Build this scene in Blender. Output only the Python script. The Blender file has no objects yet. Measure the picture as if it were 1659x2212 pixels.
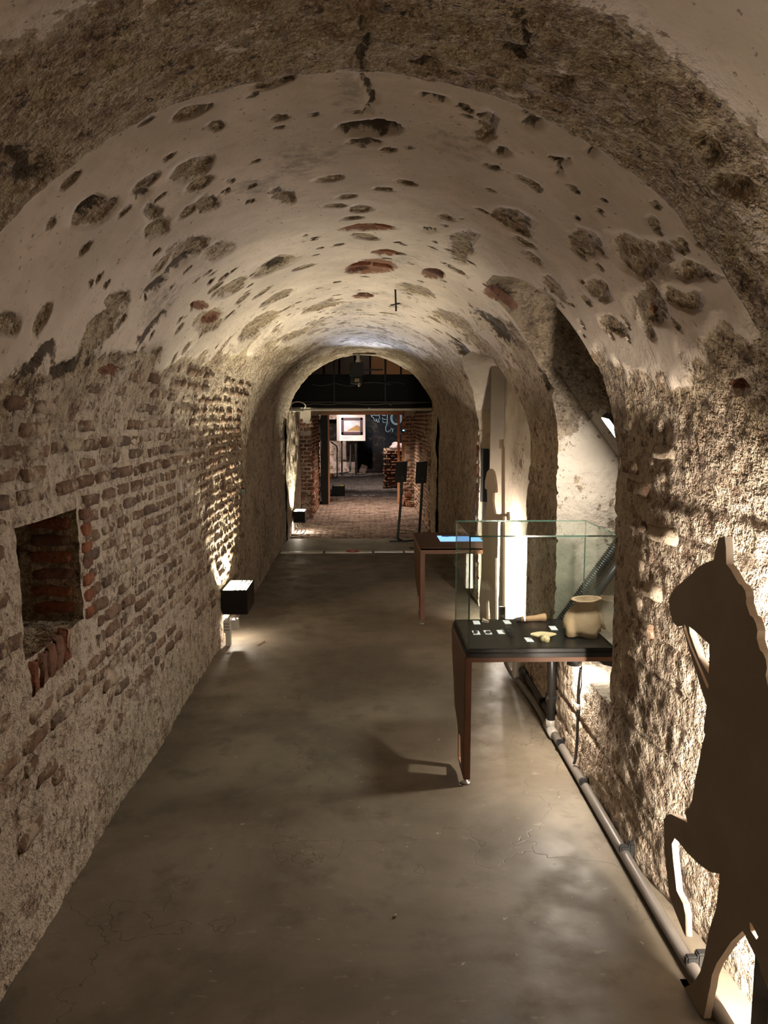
import bpy, math, random
import numpy as np
from mathutils import Vector, Matrix
random.seed(7)
scene = bpy.context.scene
COL = scene.collection

# ---------------------------------------------------------------- camera, world, exposure
cam_data = bpy.data.cameras.new('camera')
cam_data.sensor_fit = 'VERTICAL'
cam_data.sensor_height = 36.0
cam_data.lens = 1660.0 / 2212.0 * 36.0
cam_data.clip_start = 0.02
cam = bpy.data.objects.new('camera', cam_data)
COL.objects.link(cam)
cam.location = (0, 0, 1.7)
cam.rotation_euler = (math.radians(90 - 7.074), 0, math.radians(-1.49))
scene.camera = cam
world = bpy.data.worlds.new('cellar_air')
scene.world = world
world.use_nodes = True
world.node_tree.nodes['Background'].inputs[0].default_value = (0.0, 0.0, 0.0, 1)
world.node_tree.nodes['Background'].inputs[1].default_value = 0.0
scene.view_settings.view_transform = 'Standard'
scene.view_settings.look = 'None'
scene.view_settings.gamma = 1.0
scene.view_settings.use_curve_mapping = False
scene.view_settings.exposure = 0.0
scene.cycles.use_denoising = True
scene.cycles.max_bounces = 8
scene.cycles.diffuse_bounces = 4
scene.cycles.use_adaptive_sampling = True
scene.cycles.adaptive_threshold = 0.05
scene.cycles.transparent_max_bounces = 24
scene.cycles.sample_clamp_indirect = 4.0
WARM = (1.0, 0.87, 0.72)
LAMP = 5000.0         # radiance of the bulbs in the box uplighters
CELLAR = 1.0

# ---------------------------------------------------------------- helpers
def tag(o, label=None, cat=None, group=None, kind=None):
    if label: o['label'] = label
    if cat: o['category'] = cat
    if group: o['group'] = group
    if kind: o['kind'] = kind
    return o
def thing(name, label, cat, loc=(0, 0, 0), rz=0.0, group=None):
    o = bpy.data.objects.new(name, None)
    o.empty_display_size = 0.1
    COL.objects.link(o)
    o.location = loc
    o.rotation_euler = (0, 0, rz)
    return tag(o, label, cat, group)

class NT:
    def __init__(s, name):
        s.m = bpy.data.materials.new(name); s.m.use_nodes = True
        s.t = s.m.node_tree; s.t.nodes.clear()
        s.out = s.t.nodes.new('ShaderNodeOutputMaterial')
    def n(s, typ, ins=None, **kw):
        nd = s.t.nodes.new('ShaderNode' + typ)
        for k, v in kw.items(): setattr(nd, k, v)
        for k, v in (ins or {}).items(): s.put(nd.inputs[k], v)
        return nd
    def put(s, sock, v):
        if isinstance(v, bpy.types.NodeSocket): s.t.links.new(v, sock)
        elif hasattr(v, 'outputs'): s.t.links.new(v.outputs[0], sock)
        else:
            if isinstance(v, (tuple, list)) and len(v) == 3 and sock.type == 'RGBA': v = (*v, 1)
            sock.default_value = v
    def math(s, op, a, b=0.0, clamp=False):
        nd = s.t.nodes.new('ShaderNodeMath'); nd.operation = op; nd.use_clamp = clamp
        s.put(nd.inputs[0], a); s.put(nd.inputs[1], b); return nd.outputs[0]
    def step(s, v, lo, hi, a=0.0, b=1.0):
        nd = s.t.nodes.new('ShaderNodeMapRange'); nd.interpolation_type = 'SMOOTHSTEP'
        for k, x in zip(range(5), (v, lo, hi, a, b)): s.put(nd.inputs[k], x)
        return nd.outputs[0]
    def mix(s, f, a, b, mode='MIX'):
        nd = s.t.nodes.new('ShaderNodeMix'); nd.data_type = 'RGBA'; nd.blend_type = mode
        s.put(nd.inputs[0], f); s.put(nd.inputs[6], a); s.put(nd.inputs[7], b); return nd.outputs[2]
    def pos(s): return s.n('NewGeometry').outputs['Position']
    def obj(s): return s.n('TexCoord').outputs['Object']
    def noise(s, vec, scale, detail=4.0, rough=0.55, dist=0.0):
        return s.n('TexNoise', {'Vector': vec, 'Scale': scale, 'Detail': detail, 'Roughness': rough, 'Distortion': dist}).outputs[0]
    def scaled(s, vec, sx, sy, sz):
        nd = s.n('Mapping', {'Vector': vec, 'Scale': (sx, sy, sz)}); return nd.outputs[0]
    def attr(s, name): return s.n('Attribute', attribute_name=name).outputs['Fac']
    def bump(s, h, strength=0.5, dist=0.01, normal=None):
        i = {'Height': h, 'Strength': strength, 'Distance': dist}
        if normal is not None: i['Normal'] = normal
        return s.n('Bump', i).outputs[0]
    def done(s, color, rough=0.9, normal=None, metallic=0.0, spec=0.3, **kw):
        i = {'Base Color': color, 'Roughness': rough, 'Metallic': metallic, 'Specular IOR Level': spec}
        if normal is not None: i['Normal'] = normal
        i.update(kw)
        b = s.n('BsdfPrincipled', i)
        s.t.links.new(b.outputs[0], s.out.inputs[0]); return s.m

def plain(name, c, rough=0.6, var=0.12, scale=30, metallic=0.0, spec=0.4, bump=0.1):
    k = NT(name); p = k.obj(); f = k.noise(p, scale)
    col = k.mix(f, tuple(x * (1 - var) for x in c), tuple(min(1, x * (1 + var)) for x in c))
    return k.done(col, rough, k.bump(k.noise(p, scale * 4), bump, 0.002), metallic, spec)
def emit(name, c, strength):
    k = NT(name); e = k.n('Emission', {'Color': c, 'Strength': strength})
    k.t.links.new(e.outputs[0], k.out.inputs[0]); return k.m

class MB:
    """collects shapes, build() links them as one mesh object"""
    def __init__(s): s.v = []; s.f = []; s.mi = []; s.k = 0
    def add(s, vs, fs):
        b = len(s.v); s.v += [tuple(map(float, q)) for q in vs]
        s.f += [tuple(i + b for i in f) for f in fs]; s.mi += [s.k] * len(fs); return s
    def box(s, a, b, bev=0.0):
        (x0, y0, z0), (x1, y1, z1) = a, b
        if bev <= 0:
            vs = [(x, y, z) for x in (x0, x1) for y in (y0, y1) for z in (z0, z1)]
            fs = [(0, 1, 3, 2), (4, 6, 7, 5), (0, 4, 5, 1), (2, 3, 7, 6), (0, 2, 6, 4), (1, 5, 7, 3)]
            return s.add(vs, fs)
        import bmesh
        bm = bmesh.new(); bmesh.ops.create_cube(bm, size=1)
        for v in bm.verts: v.co = Vector(((x0+x1)/2 + v.co.x*(x1-x0), (y0+y1)/2 + v.co.y*(y1-y0), (z0+z1)/2 + v.co.z*(z1-z0)))
        bmesh.ops.bevel(bm, geom=bm.edges[:], offset=bev, segments=2, affect='EDGES')
        bm.verts.index_update()
        s.add([v.co for v in bm.verts], [[v.index for v in f.verts] for f in bm.faces]); bm.free(); return s
    def obox(s, c, size, rot, bev=0.0):
        t = MB(); h = [x / 2 for x in size]; t.box([-x for x in h], h, bev)
        M = Matrix.Translation(c) @ rot.to_4x4()
        return s.add([M @ Vector(v) for v in t.v], t.f)
    def tube(s, pts, r, n=10, caps=True):
        pts = [Vector(p) for p in pts]; rr = r if isinstance(r, (list, tuple)) else [r] * len(pts)
        vs, fs = [], []; up = Vector((0.3, 0.2, 1))
        prev = None
        for i, p in enumerate(pts):
            d = (pts[min(i + 1, len(pts) - 1)] - pts[max(i - 1, 0)]).normalized()
            if prev is None:
                a = d.cross(up).normalized()
            else:
                a = (prev - d * prev.dot(d)).normalized()
            prev = a; b = d.cross(a)
            for j in range(n):
                t = 2 * math.pi * j / n
                vs.append(p + (a * math.cos(t) + b * math.sin(t)) * rr[i])
        for i in range(len(pts) - 1):
            for j in range(n):
                fs.append((i*n+j, i*n+(j+1) % n, (i+1)*n+(j+1) % n, (i+1)*n+j))
        if caps: fs += [tuple(range(n))[::-1], tuple((len(pts)-1)*n + j for j in range(n))]
        return s.add(vs, fs)
    def lathe(s, prof, n=20, c=(0, 0, 0)):
        vs = [(c[0] + r*math.cos(2*math.pi*j/n), c[1] + r*math.sin(2*math.pi*j/n), c[2] + z) for r, z in prof for j in range(n)]
        fs = [(i*n+j, i*n+(j+1) % n, (i+1)*n+(j+1) % n, (i+1)*n+j) for i in range(len(prof)-1) for j in range(n)]
        fs += [tuple(range(n))[::-1], tuple((len(prof)-1)*n+j for j in range(n))]
        return s.add(vs, fs)
    def build(s, name, mat, parent=None, smooth=False, world=True):
        me = bpy.data.meshes.new(name); me.from_pydata(s.v, [], s.f)
        for m in (mat if isinstance(mat, (list, tuple)) else [mat]): me.materials.append(m)
        if any(s.mi): me.polygons.foreach_set('material_index', s.mi)
        if smooth: me.polygons.foreach_set('use_smooth', [True] * len(s.f))
        me.update()
        o = bpy.data.objects.new(name, me); COL.objects.link(o)
        if parent is not None: attach(o, parent, world)
        return o
def attach(o, parent, world=True):
    o.parent = parent
    if world:       # the mesh was written in world coordinates
        M = Matrix.Translation(parent.location) @ parent.rotation_euler.to_matrix().to_4x4()
        if parent.parent is not None:
            P = parent.parent
            M = Matrix.Translation(P.location) @ P.rotation_euler.to_matrix().to_4x4() @ parent.matrix_parent_inverse @ M
        o.matrix_parent_inverse = M.inverted()
def spline(pts, k=8):
    """Catmull-Rom through points"""
    P = [Vector(p) for p in pts]; P = [P[0]*2 - P[1]] + P + [P[-1]*2 - P[-2]]; out = []
    for i in range(1, len(P) - 2):
        for j in range(k):
            t = j / k
            out.append(0.5*((2*P[i]) + (P[i+1]-P[i-1])*t + (2*P[i-1]-5*P[i]+4*P[i+1]-P[i+2])*t*t + (3*P[i]-P[i-1]-3*P[i+1]+P[i+2])*t**3))
    return out + [P[-2]]
def cutout(name, outline, holes, thick, frame, mats, parent=None):
    """a sheet of board sawn along an outline; frame = (origin, u, v, n) and thickness runs along n"""
    cu = bpy.data.curves.new(name, 'CURVE'); cu.dimensions = '2D'; cu.fill_mode = 'BOTH'; cu.extrude = thick / 2
    for loop in [outline] + holes:
        sp = cu.splines.new('POLY'); sp.points.add(len(loop) - 1)
        for p, q in zip(sp.points, loop): p.co = (q[0], q[1], 0, 1)
        sp.use_cyclic_u = True
    tmp = bpy.data.objects.new('outline', cu); COL.objects.link(tmp)
    me = bpy.data.meshes.new_from_object(tmp.evaluated_get(bpy.context.evaluated_depsgraph_get()))
    bpy.data.objects.remove(tmp); bpy.data.curves.remove(cu)
    o0, u, v, n = [Vector(q) for q in frame]
    flat = [abs(p.normal.z) > 0.8 for p in me.polygons]
    me.materials.clear()
    for m in mats: me.materials.append(m)
    for p, fl in zip(me.polygons, flat): p.material_index = 0 if fl else 1; p.use_smooth = False
    for w in me.vertices:
        c = w.co.copy(); w.co = o0 + u*c.x + v*c.y + n*(c.z + thick/2)
    if u.cross(v).dot(n) < 0: me.flip_normals()
    me.name = name; me.update()
    ob = bpy.data.objects.new(name, me); COL.objects.link(ob)
    if parent is not None: attach(ob, parent)
    return ob

# numpy value noise
def _h(ix, iy, iz, seed):
    n = (ix.astype(np.uint32)*np.uint32(374761393) + iy.astype(np.uint32)*np.uint32(668265263)
         + iz.astype(np.uint32)*np.uint32(2147483647) + np.uint32(seed*1013904223 & 0xffffffff))
    n = (n ^ (n >> np.uint32(13))) * np.uint32(1274126177); n = n ^ (n >> np.uint32(16))
    return (n & np.uint32(0xffffff)).astype(np.float64) / 0xffffff
def vnoise(P, seed=0):
    i = np.floor(P).astype(np.int64); f = P - i; f = f*f*(3-2*f); r = 0
    for dx in (0, 1):
        for dy in (0, 1):
            for dz in (0, 1):
                w = (f[..., 0] if dx else 1-f[..., 0])*(f[..., 1] if dy else 1-f[..., 1])*(f[..., 2] if dz else 1-f[..., 2])
                r = r + w*_h(i[..., 0]+dx, i[..., 1]+dy, i[..., 2]+dz, seed)
    return r - 0.5
def fbm(P, scale, octs=4, seed=0, gain=0.55):
    r = 0; a = 1.0
    for o in range(octs):
        r = r + a*vnoise(P*scale*(2.03**o) + o*17.3, seed+o); a *= gain
    return r
def sstep(x, a, b):
    t = np.clip((x-a)/(b-a), 0, 1); return t*t*(3-2*t)

# ---------------------------------------------------------------- materials
def masonry(name, plaster=(0.63, 0.53, 0.435), base=(0.235, 0.17, 0.11), mortar=(0.42, 0.335, 0.225), wbase=(0.22, 0.15, 0.105), wmortar=(0.52, 0.43, 0.335), rich=1.0, blotch=0.42):
    """old lime plaster over brick and mortar: the peel attribute says where the plaster is gone, wall where rough walling starts"""
    k = NT(name); p = k.pos()
    w = k.attr('wall')
    n1 = k.noise(p, 7, 3, 0.6); n2 = k.noise(p, 26, 4, 0.65); n4 = k.noise(p, 2.2, 4, 0.62)
    c1 = k.math('SUBTRACT', n1, 0.5); c2 = k.math('SUBTRACT', n2, 0.5)
    peel = k.math('ADD', k.attr('peel'), k.math('ADD', k.math('MULTIPLY', c1, 0.75), k.math('MULTIPLY', c2, 0.75)))
    m = k.step(peel, 0.49, 0.535)
    d = k.step(k.math('ADD', k.attr('dark'), k.math('ADD', k.math('MULTIPLY', c2, 1.1), k.math('MULTIPLY', c1, 0.9))), 0.45, 0.68)
    # plaster: cream with grey bloom, chips and specks
    pl = k.mix(k.step(n4, 0.35, 0.7), tuple(c*0.84 for c in plaster), tuple(min(1, c*1.12) for c in plaster))
    n5 = k.noise(p, 12, 4, 0.7, 0.4)
    pl = k.mix(k.math('MULTIPLY', k.step(n5, 0.53, 0.72), 0.38), pl, tuple(c*0.60 for c in plaster))
    pl = k.mix(k.math('MULTIPLY', k.step(n1, 0.54, 0.72), 0.22), pl, (0.40, 0.31, 0.20))
    gk = k.math('ADD', k.attr('grey'), k.math('ADD', k.math('MULTIPLY', c2, 1.3), k.math('MULTIPLY', k.math('SUBTRACT', n4, 0.5), 1.1)))
    pl = k.mix(k.math('MULTIPLY', k.step(gk, 0.24, 0.8), 0.65), pl, (0.20, 0.172, 0.15))
    speck = k.step(k.noise(p, 44, 2, 0.7), 0.67, 0.71)
    pl = k.mix(k.math('MULTIPLY', speck, 0.7), pl, (0.15, 0.115, 0.085))
    # what shows where it has come off: tan and brown mortar, limewash remnants, crevice shadow as dark colour
    q = k.noise(p, 15, 5, 0.70); fine = k.noise(p, 62, 3, 0.65)
    lo = k.math('SUBTRACT', 0.40, k.math('MULTIPLY', w, 0.08))
    ex = k.mix(k.step(q, lo, k.math('ADD', lo, 0.2)), k.mix(w, base, wbase), k.mix(w, mortar, wmortar))
    ex = k.mix(k.math('MULTIPLY', k.step(n5, 0.5, 0.66), 0.7), ex, k.mix(w, (0.34, 0.265, 0.155), (0.30, 0.215, 0.145)))
    ex = k.mix(k.math('MULTIPLY', k.step(fine, 0.5, 0.62), 0.7), ex, tuple(c*1.05 for c in wmortar))
    big = k.math('ADD', n4, k.math('MULTIPLY', c2, 0.7))
    ex = k.mix(k.math('MULTIPLY', k.step(big, 0.48, 0.66), k.math('MULTIPLY', blotch, k.math('ADD', 0.55, k.math('MULTIPLY', w, 0.45)))), ex, (0.095, 0.07, 0.05))
    ex = k.mix(k.math('MULTIPLY', k.step(k.math('ADD', n1, k.math('MULTIPLY', c2, 0.5)), 0.58, 0.68), 0.5*rich), ex, (0.17, 0.085, 0.052))
    pit_shade = k.step(k.math('ADD', k.noise(p, 33, 4, 0.72), k.math('MULTIPLY', c1, 0.3)), k.math('SUBTRACT', 0.58, k.math('MULTIPLY', w, 0.02)), 0.66)  # small shadows of the rough mortar, painted into the colour
    ex = k.mix(k.math('MULTIPLY', pit_shade, 0.85), ex, (0.065, 0.046, 0.032))
    col = k.mix(m, pl, ex)
    col = k.mix(k.math('MULTIPLY', k.step(k.math('ADD', k.attr('red'), k.math('MULTIPLY', c2, 0.8)), 0.42, 0.6), 0.9), col, (0.20, 0.085, 0.05))
    col = k.mix(k.math('MULTIPLY', d, 0.9), col, (0.05, 0.037, 0.027))
    # relief from two noises of its own, so the bump stays quick
    b1 = k.noise(p, 15, 4, 0.70); b2 = k.noise(p, 33, 3, 0.72)
    h = k.math('MULTIPLY', k.math('ADD', b1, k.math('MULTIPLY', b2, 0.55)), k.math('ADD', k.math('MULTIPLY', k.step(k.attr('peel'), 0.2, 0.8), 1.0), 0.05))
    return k.done(col, 0.92, k.bump(h, 1.0, 0.036), spec=0.15)
M_VAULT = masonry('old_lime_plaster')
M_WALL = M_VAULT
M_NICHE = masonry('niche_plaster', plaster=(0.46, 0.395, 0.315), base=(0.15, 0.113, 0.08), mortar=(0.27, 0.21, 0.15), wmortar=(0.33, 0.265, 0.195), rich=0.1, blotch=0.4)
def brick_mat(name, single=True, c0=(0.15, 0.085, 0.055), c1=(0.25, 0.148, 0.098), smear=0.5):
    k = NT(name); p = k.pos()
    r = k.n('ObjectInfo').outputs['Random'] if single else k.n('NewGeometry').outputs['Random Per Island']
    col = k.mix(r, c0, c1)
    col = k.mix(k.math('MULTIPLY', k.step(k.math('FRACT', k.math('MULTIPLY', r, 7.31)), 0.72, 0.8), 0.6), col, (0.12, 0.095, 0.08))
    n = k.noise(p, 30, 5, 0.65)
    col = k.mix(k.step(n, 0.42, 0.75), col, tuple(c*0.55 for c in c0))
    sm = k.math('ADD', k.noise(p, 13, 5, 0.7), k.math('MULTIPLY', k.math('SUBTRACT', k.noise(p, 3.1, 3), 0.5), 0.7))
    col = k.mix(k.math('MULTIPLY', k.step(sm, 0.5 - (smear-0.5)*0.5, 0.62 - (smear-0.5)*0.5), 0.9), col, (0.42, 0.34, 0.25))
    col = k.mix(k.step(k.noise(p, 55, 4, 0.7), 0.6, 0.68), col, (0.05, 0.035, 0.025))
    return k.done(col, 0.92, k.bump(k.math('ADD', n, k.math('MULTIPLY', k.noise(p, 95, 3), 0.4)), 0.9, 0.012), spec=0.15)
M_BRICK = brick_mat('weathered_brick', c0=(0.145, 0.09, 0.06), c1=(0.25, 0.16, 0.11), smear=0.50)
M_BRICKS = brick_mat('weathered_brick_mass', False, c0=(0.145, 0.09, 0.06), c1=(0.25, 0.16, 0.11), smear=0.50)
M_REDBRICK = brick_mat('bare_red_brick', c0=(0.20, 0.075, 0.04), c1=(0.30, 0.12, 0.065), smear=0.28)
M_PALEBRICK = brick_mat('pale_pink_brick', False, (0.36, 0.22, 0.16), (0.50, 0.34, 0.26), 0.6)
M_DARKBRICK = brick_mat('dark_alcove_brick', c0=(0.06, 0.035, 0.024), c1=(0.11, 0.06, 0.04), smear=0.2)  # darker brick, used only at the back of the alcove
def floor_mat():
    k = NT('worn_concrete'); p = k.pos()
    a = k.noise(p, 1.1, 5, 0.6, 0.4); b = k.noise(p, 5, 6, 0.62); c = k.noise(p, 60, 4, 0.6)
    col = k.mix(k.step(a, 0.36, 0.68), (0.100, 0.082, 0.060), (0.205, 0.172, 0.128))
    col = k.mix(k.math('MULTIPLY', k.step(b, 0.52, 0.72), 0.6), col, (0.075, 0.058, 0.042))
    col = k.mix(k.math('MULTIPLY', k.step(k.noise(k.scaled(p, 1, 2.4, 1), 9, 5, 0.65), 0.62, 0.7), 0.3), col, (0.36, 0.315, 0.25))
    col = k.mix(k.math('MULTIPLY', k.step(k.noise(p, 22, 3, 0.6), 0.70, 0.73), 0.5), col, (0.50, 0.45, 0.36))
    col = k.mix(k.math('MULTIPLY', c, 0.25), col, (0.10, 0.08, 0.055))
    crack = k.n('TexVoronoi', {'Vector': k.n('VectorMath', {0: p, 1: k.n('TexNoise', {'Vector': p, 'Scale': 3.0, 'Detail': 4}).outputs[1]}, operation='ADD').outputs[0], 'Scale': 0.55}, feature='DISTANCE_TO_EDGE').outputs[0]
    cr = k.step(crack, 0.0, 0.0035, 1, 0)
    col = k.mix(k.math('MULTIPLY', cr, 0.5), col, (0.05, 0.04, 0.03))
    rgh = k.step(b, 0.3, 0.7, 0.42, 0.68)
    h = k.math('ADD', k.math('MULTIPLY', b, 0.6), k.math('SUBTRACT', k.math('MULTIPLY', c, 0.15), k.math('MULTIPLY', cr, 0.3)))
    return k.done(col, rgh, k.bump(h, 0.35, 0.008), spec=0.35)
M_FLOOR = floor_mat()
M_BROWN = plain('brown_laminate', (0.135, 0.062, 0.034), 0.5, 0.1, 14, spec=0.3)
M_EDGEWOOD = plain('raw_panel_core', (0.36, 0.20, 0.11), 0.6)
M_BLACK = plain('black_lacquer', (0.010, 0.009, 0.008), 0.30, 0.1, 20, spec=0.2, bump=0.03)
M_MATT = plain('matt_black_metal', (0.012, 0.012, 0.012), 0.55, spec=0.3)
M_PIPE = plain('grey_conduit', (0.13, 0.115, 0.10), 0.4, 0.2, 12, spec=0.5)
M_BPIPE = plain('black_pipe', (0.022, 0.020, 0.018), 0.38, 0.2, 12, spec=0.5)
M_STEEL = plain('dull_steel', (0.35, 0.33, 0.30), 0.35, metallic=0.9)
M_WHITEP = plain('white_plastic', (0.62, 0.58, 0.50), 0.45)
M_CARDEDGE = plain('cream_board_edge', (0.62, 0.52, 0.42), 0.7)
M_CATFACE = plain('dark_brown_board', (0.29, 0.245, 0.19), 0.75, 0.2, 6, spec=0.2)
M_SOLFACE = plain('grey_beige_board', (0.58, 0.50, 0.43), 0.7, 0.1, 5)
M_DOOR = plain('orange_brown_timber', (0.66, 0.34, 0.17), 0.55, 0.2, 9)
M_TERRA = plain('buff_pottery', (0.40, 0.27, 0.16), 0.8, 0.28, 16, bump=0.6)
M_CLAY = plain('orange_clay', (0.42, 0.24, 0.13), 0.7, 0.2, 30, bump=0.3)
M_BONE = plain('yellow_pottery', (0.56, 0.45, 0.25), 0.7, 0.15, 30, bump=0.3)
M_SHARD = plain('glazed_sherd', (0.42, 0.33, 0.24), 0.4, 0.4, 60)
def glass_mat(name, tint=(0.955, 0.98, 0.967), refl=1.0):
    k = NT(name)
    f = k.n('Fresnel', {'IOR': 1.5})
    f = k.math('MULTIPLY', f.outputs[0], k.math('SUBTRACT', refl, k.n('NewGeometry').outputs['Backfacing']))
    mx = k.n('MixShader', {0: f, 1: k.n('BsdfTransparent', {'Color': tint}), 2: k.n('BsdfGlossy', {'Color': (0.95, 1, 0.97), 'Roughness': 0.01})})
    k.t.links.new(mx.outputs[0], k.out.inputs[0]); return k.m
M_GLASS = glass_mat('clear_glass')
k = NT('green_glass_edge'); M_GEDGE = k.done(k.mix(k.noise(k.obj(), 6), (0.03, 0.085, 0.06), (0.06, 0.15, 0.11)), 0.12, spec=0.7)
k = NT('frosted_lamp_glass')
mx = k.n('MixShader', {0: 0.10, 1: k.n('BsdfTransparent', {'Color': (0.97, 1, 0.95)}), 2: k.n('BsdfTranslucent', {'Color': (0.9, 1.0, 0.88)})})
k.t.links.new(mx.outputs[0], k.out.inputs[0]); M_FROST = k.m
M_BULB = emit('warm_bulb', WARM, LAMP)
def card_mat():
    k = NT('printed_card'); p = k.obj(); sx = k.n('SeparateXYZ', {0: p})
    row = k.math('FRACT', k.math('MULTIPLY', sx.outputs[1], 120.0))
    ln = k.math('MULTIPLY', k.math('GREATER_THAN', row, 0.6), k.math('LESS_THAN', k.math('ABSOLUTE', sx.outputs[0]), 0.0115))
    ln = k.math('MULTIPLY', ln, k.math('GREATER_THAN', sx.outputs[1], 0.004))
    ln = k.math('MULTIPLY', ln, k.math('LESS_THAN', sx.outputs[1], 0.019))
    return k.done(k.mix(k.math('MULTIPLY', ln, 0.5), (0.74, 0.74, 0.73), (0.25, 0.25, 0.25)), 0.6)
M_CARD = card_mat()

# ---------------------------------------------------------------- the tunnel: walls and barrel vault in one profile
CXV, RV, SPR = -0.025, 1.045, 1.48
XL, XR = CXV - RV, CXV + RV
ARC = math.pi * RV
def profile(S):
    S = np.asarray(S, float); t = np.clip((S - SPR) / RV, 0, math.pi)
    x = CXV - RV*np.cos(t); z = SPR + RV*np.sin(t)
    z = np.where(S < SPR, S, np.where(S > SPR + ARC, 2*SPR + ARC - S, z))
    nx, nz = np.cos(t), -np.sin(t)
    return x, z, nx, nz
# patches on the vault: centre and two half axes, in arc length from the crown and metres along the tunnel
PATCH = {
 'peel':[(-0.492,2.364,0.07,0.003,-0.005,0.08),(-0.511,2.659,0.037,0.037,-0.012,0.07),(-0.273,2.885,0.036,0.055,-0.016,0.092),(-0.77,2.187,0.06,0.046,-0.018,0.085),(-0.655,2.468,0.008,0.08,-0.028,0.029),(-0.684,2.61,0.041,0.016,-0.01,0.086),(-0.686,2.939,0.08,0.08,-0.016,0.106),(-0.592,3.213,0.057,0.044,-0.013,0.12),(-0.417,3.9,0.125,-0.002,-0.007,0.167),(-0.984,2.792,0.043,0.033,-0.016,0.102),(-1.097,2.795,0.107,0.083,-0.021,0.119),(-1.157,2.141,0.028,0.047,-0.022,0.052),(-1.157,3.265,0.009,0.094,-0.03,0.04),(-0.853,4.065,0.081,0.189,-0.04,0.248),(-1.212,3.066,0.051,0.218,-0.049,0.11),(0.359,2.147,0.032,-0.003,0.003,0.109),(0.918,2.191,0.078,-0.143,0.036,0.113),(0.808,2.454,0.064,-0.033,0.008,0.097),(1.023,1.995,0.038,-0.111,0.018,0.031),(0.946,1.823,0.054,-0.056,0.013,0.043),(1.058,2.364,0.064,-0.11,0.034,0.115),(0.464,3.377,0.047,-0.061,0.03,0.323),(0.561,2.73,0.075,-0.061,0.009,0.101),(0.941,2.665,0.051,-0.044,0.013,0.102),(1.071,2.736,0.042,-0.054,0.014,0.083),(-0.659,3.855,0.101,0.032,-0.009,0.136),(-0.501,4.686,0.11,0.0,-0.004,0.119),(0.644,2.871,0.049,-0.024,0.004,0.056),(0.022,3.172,0.048,-0.009,0.0,0.056),(-0.555,6.479,0.151,0.135,-0.01,0.225),(0.354,4.781,0.138,-0.055,0.002,0.197),(0.652,5.102,0.17,-0.203,0.01,0.259),(0.884,5.02,0.169,-0.157,0.009,0.209),(-0.262,5.674,0.167,0.035,-0.005,0.18),(-0.704,5.121,0.179,0.081,-0.014,0.244),(1.071,2.109,0.039,-0.093,0.021,0.047),(1.242,2.038,0.011,-0.117,0.075,0.046),(0.855,3.019,-0.001,-0.07,0.072,0.017)],
 'dark':[(0.046,2.335,0.101,-0.019,0.0,0.067),(0.019,1.83,0.01,-0.002,0.003,0.127),(0.032,2.102,0.011,-0.002,0.005,0.172),(0.468,1.741,0.03,0.001,0.0,0.048),(0.583,2.121,0.015,-0.069,0.013,0.018),(0.608,1.959,0.009,-0.008,0.009,0.048),(0.434,2.239,0.029,-0.037,0.008,0.037),(0.205,2.077,0.04,-0.007,0.0,0.028),(-0.867,3.007,0.079,0.031,-0.006,0.067),(-0.737,3.03,0.058,0.018,-0.007,0.082),(-0.973,3.317,0.114,0.049,-0.005,0.053),(-1.23,2.397,0.047,0.084,-0.014,0.038),(-1.244,2.627,0.031,0.079,-0.017,0.042),(0.778,1.593,0.036,-0.008,0.003,0.026),(0.652,1.655,0.009,-0.048,0.011,0.007),(0.873,1.599,0.048,-0.027,0.01,0.042),(0.112,1.687,0.008,-0.002,0.001,0.022),(0.172,1.884,0.052,-0.016,0.001,0.023),(0.34,1.615,0.009,-0.003,0.009,0.08),(0.337,1.703,0.038,0.012,-0.003,0.038),(-0.427,3.88,0.081,0.01,-0.003,0.081),(-0.783,1.789,0.058,0.027,-0.016,0.077),(0.312,3.333,0.04,-0.041,0.003,0.052),(-0.768,1.7,0.012,0.064,-0.013,0.01),(0.473,1.999,0.025,-0.032,0.008,0.033),(-0.664,2.322,0.04,-0.005,-0.002,0.048),(-0.759,2.147,0.04,0.02,-0.007,0.038),(0.019,2.46,0.063,-0.011,0.0,0.032),(0.917,5.844,0.0,-0.298,0.176,0.076),(0.824,4.407,-0.006,-0.175,0.152,-0.076),(1.245,4.012,-0.005,-0.138,0.086,-0.015)],
 'grey':[(-0.028,2.134,0.048,-0.001,-0.005,0.194),(-0.182,2.499,0.085,0.033,-0.019,0.219),(0.262,2.319,0.116,-0.049,0.006,0.152),(0.325,2.38,0.086,-0.094,0.021,0.151),(-0.331,2.713,0.077,0.026,-0.007,0.098),(0.159,4.129,0.201,-0.256,0.005,0.169),(0.007,5.899,0.269,-0.266,-0.001,0.305),(-0.097,2.532,0.087,0.012,-0.007,0.133),(-0.895,3.212,0.128,0.056,-0.021,0.197),(-1.2,2.755,0.096,0.224,-0.03,0.085)],
 'red':[(0.046,3.474,0.128,-0.042,0.0,0.067),(0.129,3.957,0.064,-0.038,0.001,0.077),(0.063,4.371,0.145,-0.103,0.002,0.206),(0.406,4.172,0.06,-0.078,0.008,0.12),(0.024,5.451,0.077,-0.032,0.0,0.126),(0.733,3.805,0.065,-0.159,0.018,0.125),(-0.848,4.052,0.04,0.122,-0.021,0.105),(-0.826,3.702,0.025,0.127,-0.018,0.059),(-1.231,3.086,0.008,0.119,-0.022,0.023),(1.073,2.353,0.004,-0.031,0.018,0.023),(1.339,2.017,0.007,-0.059,0.014,0.012)],
}
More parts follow.
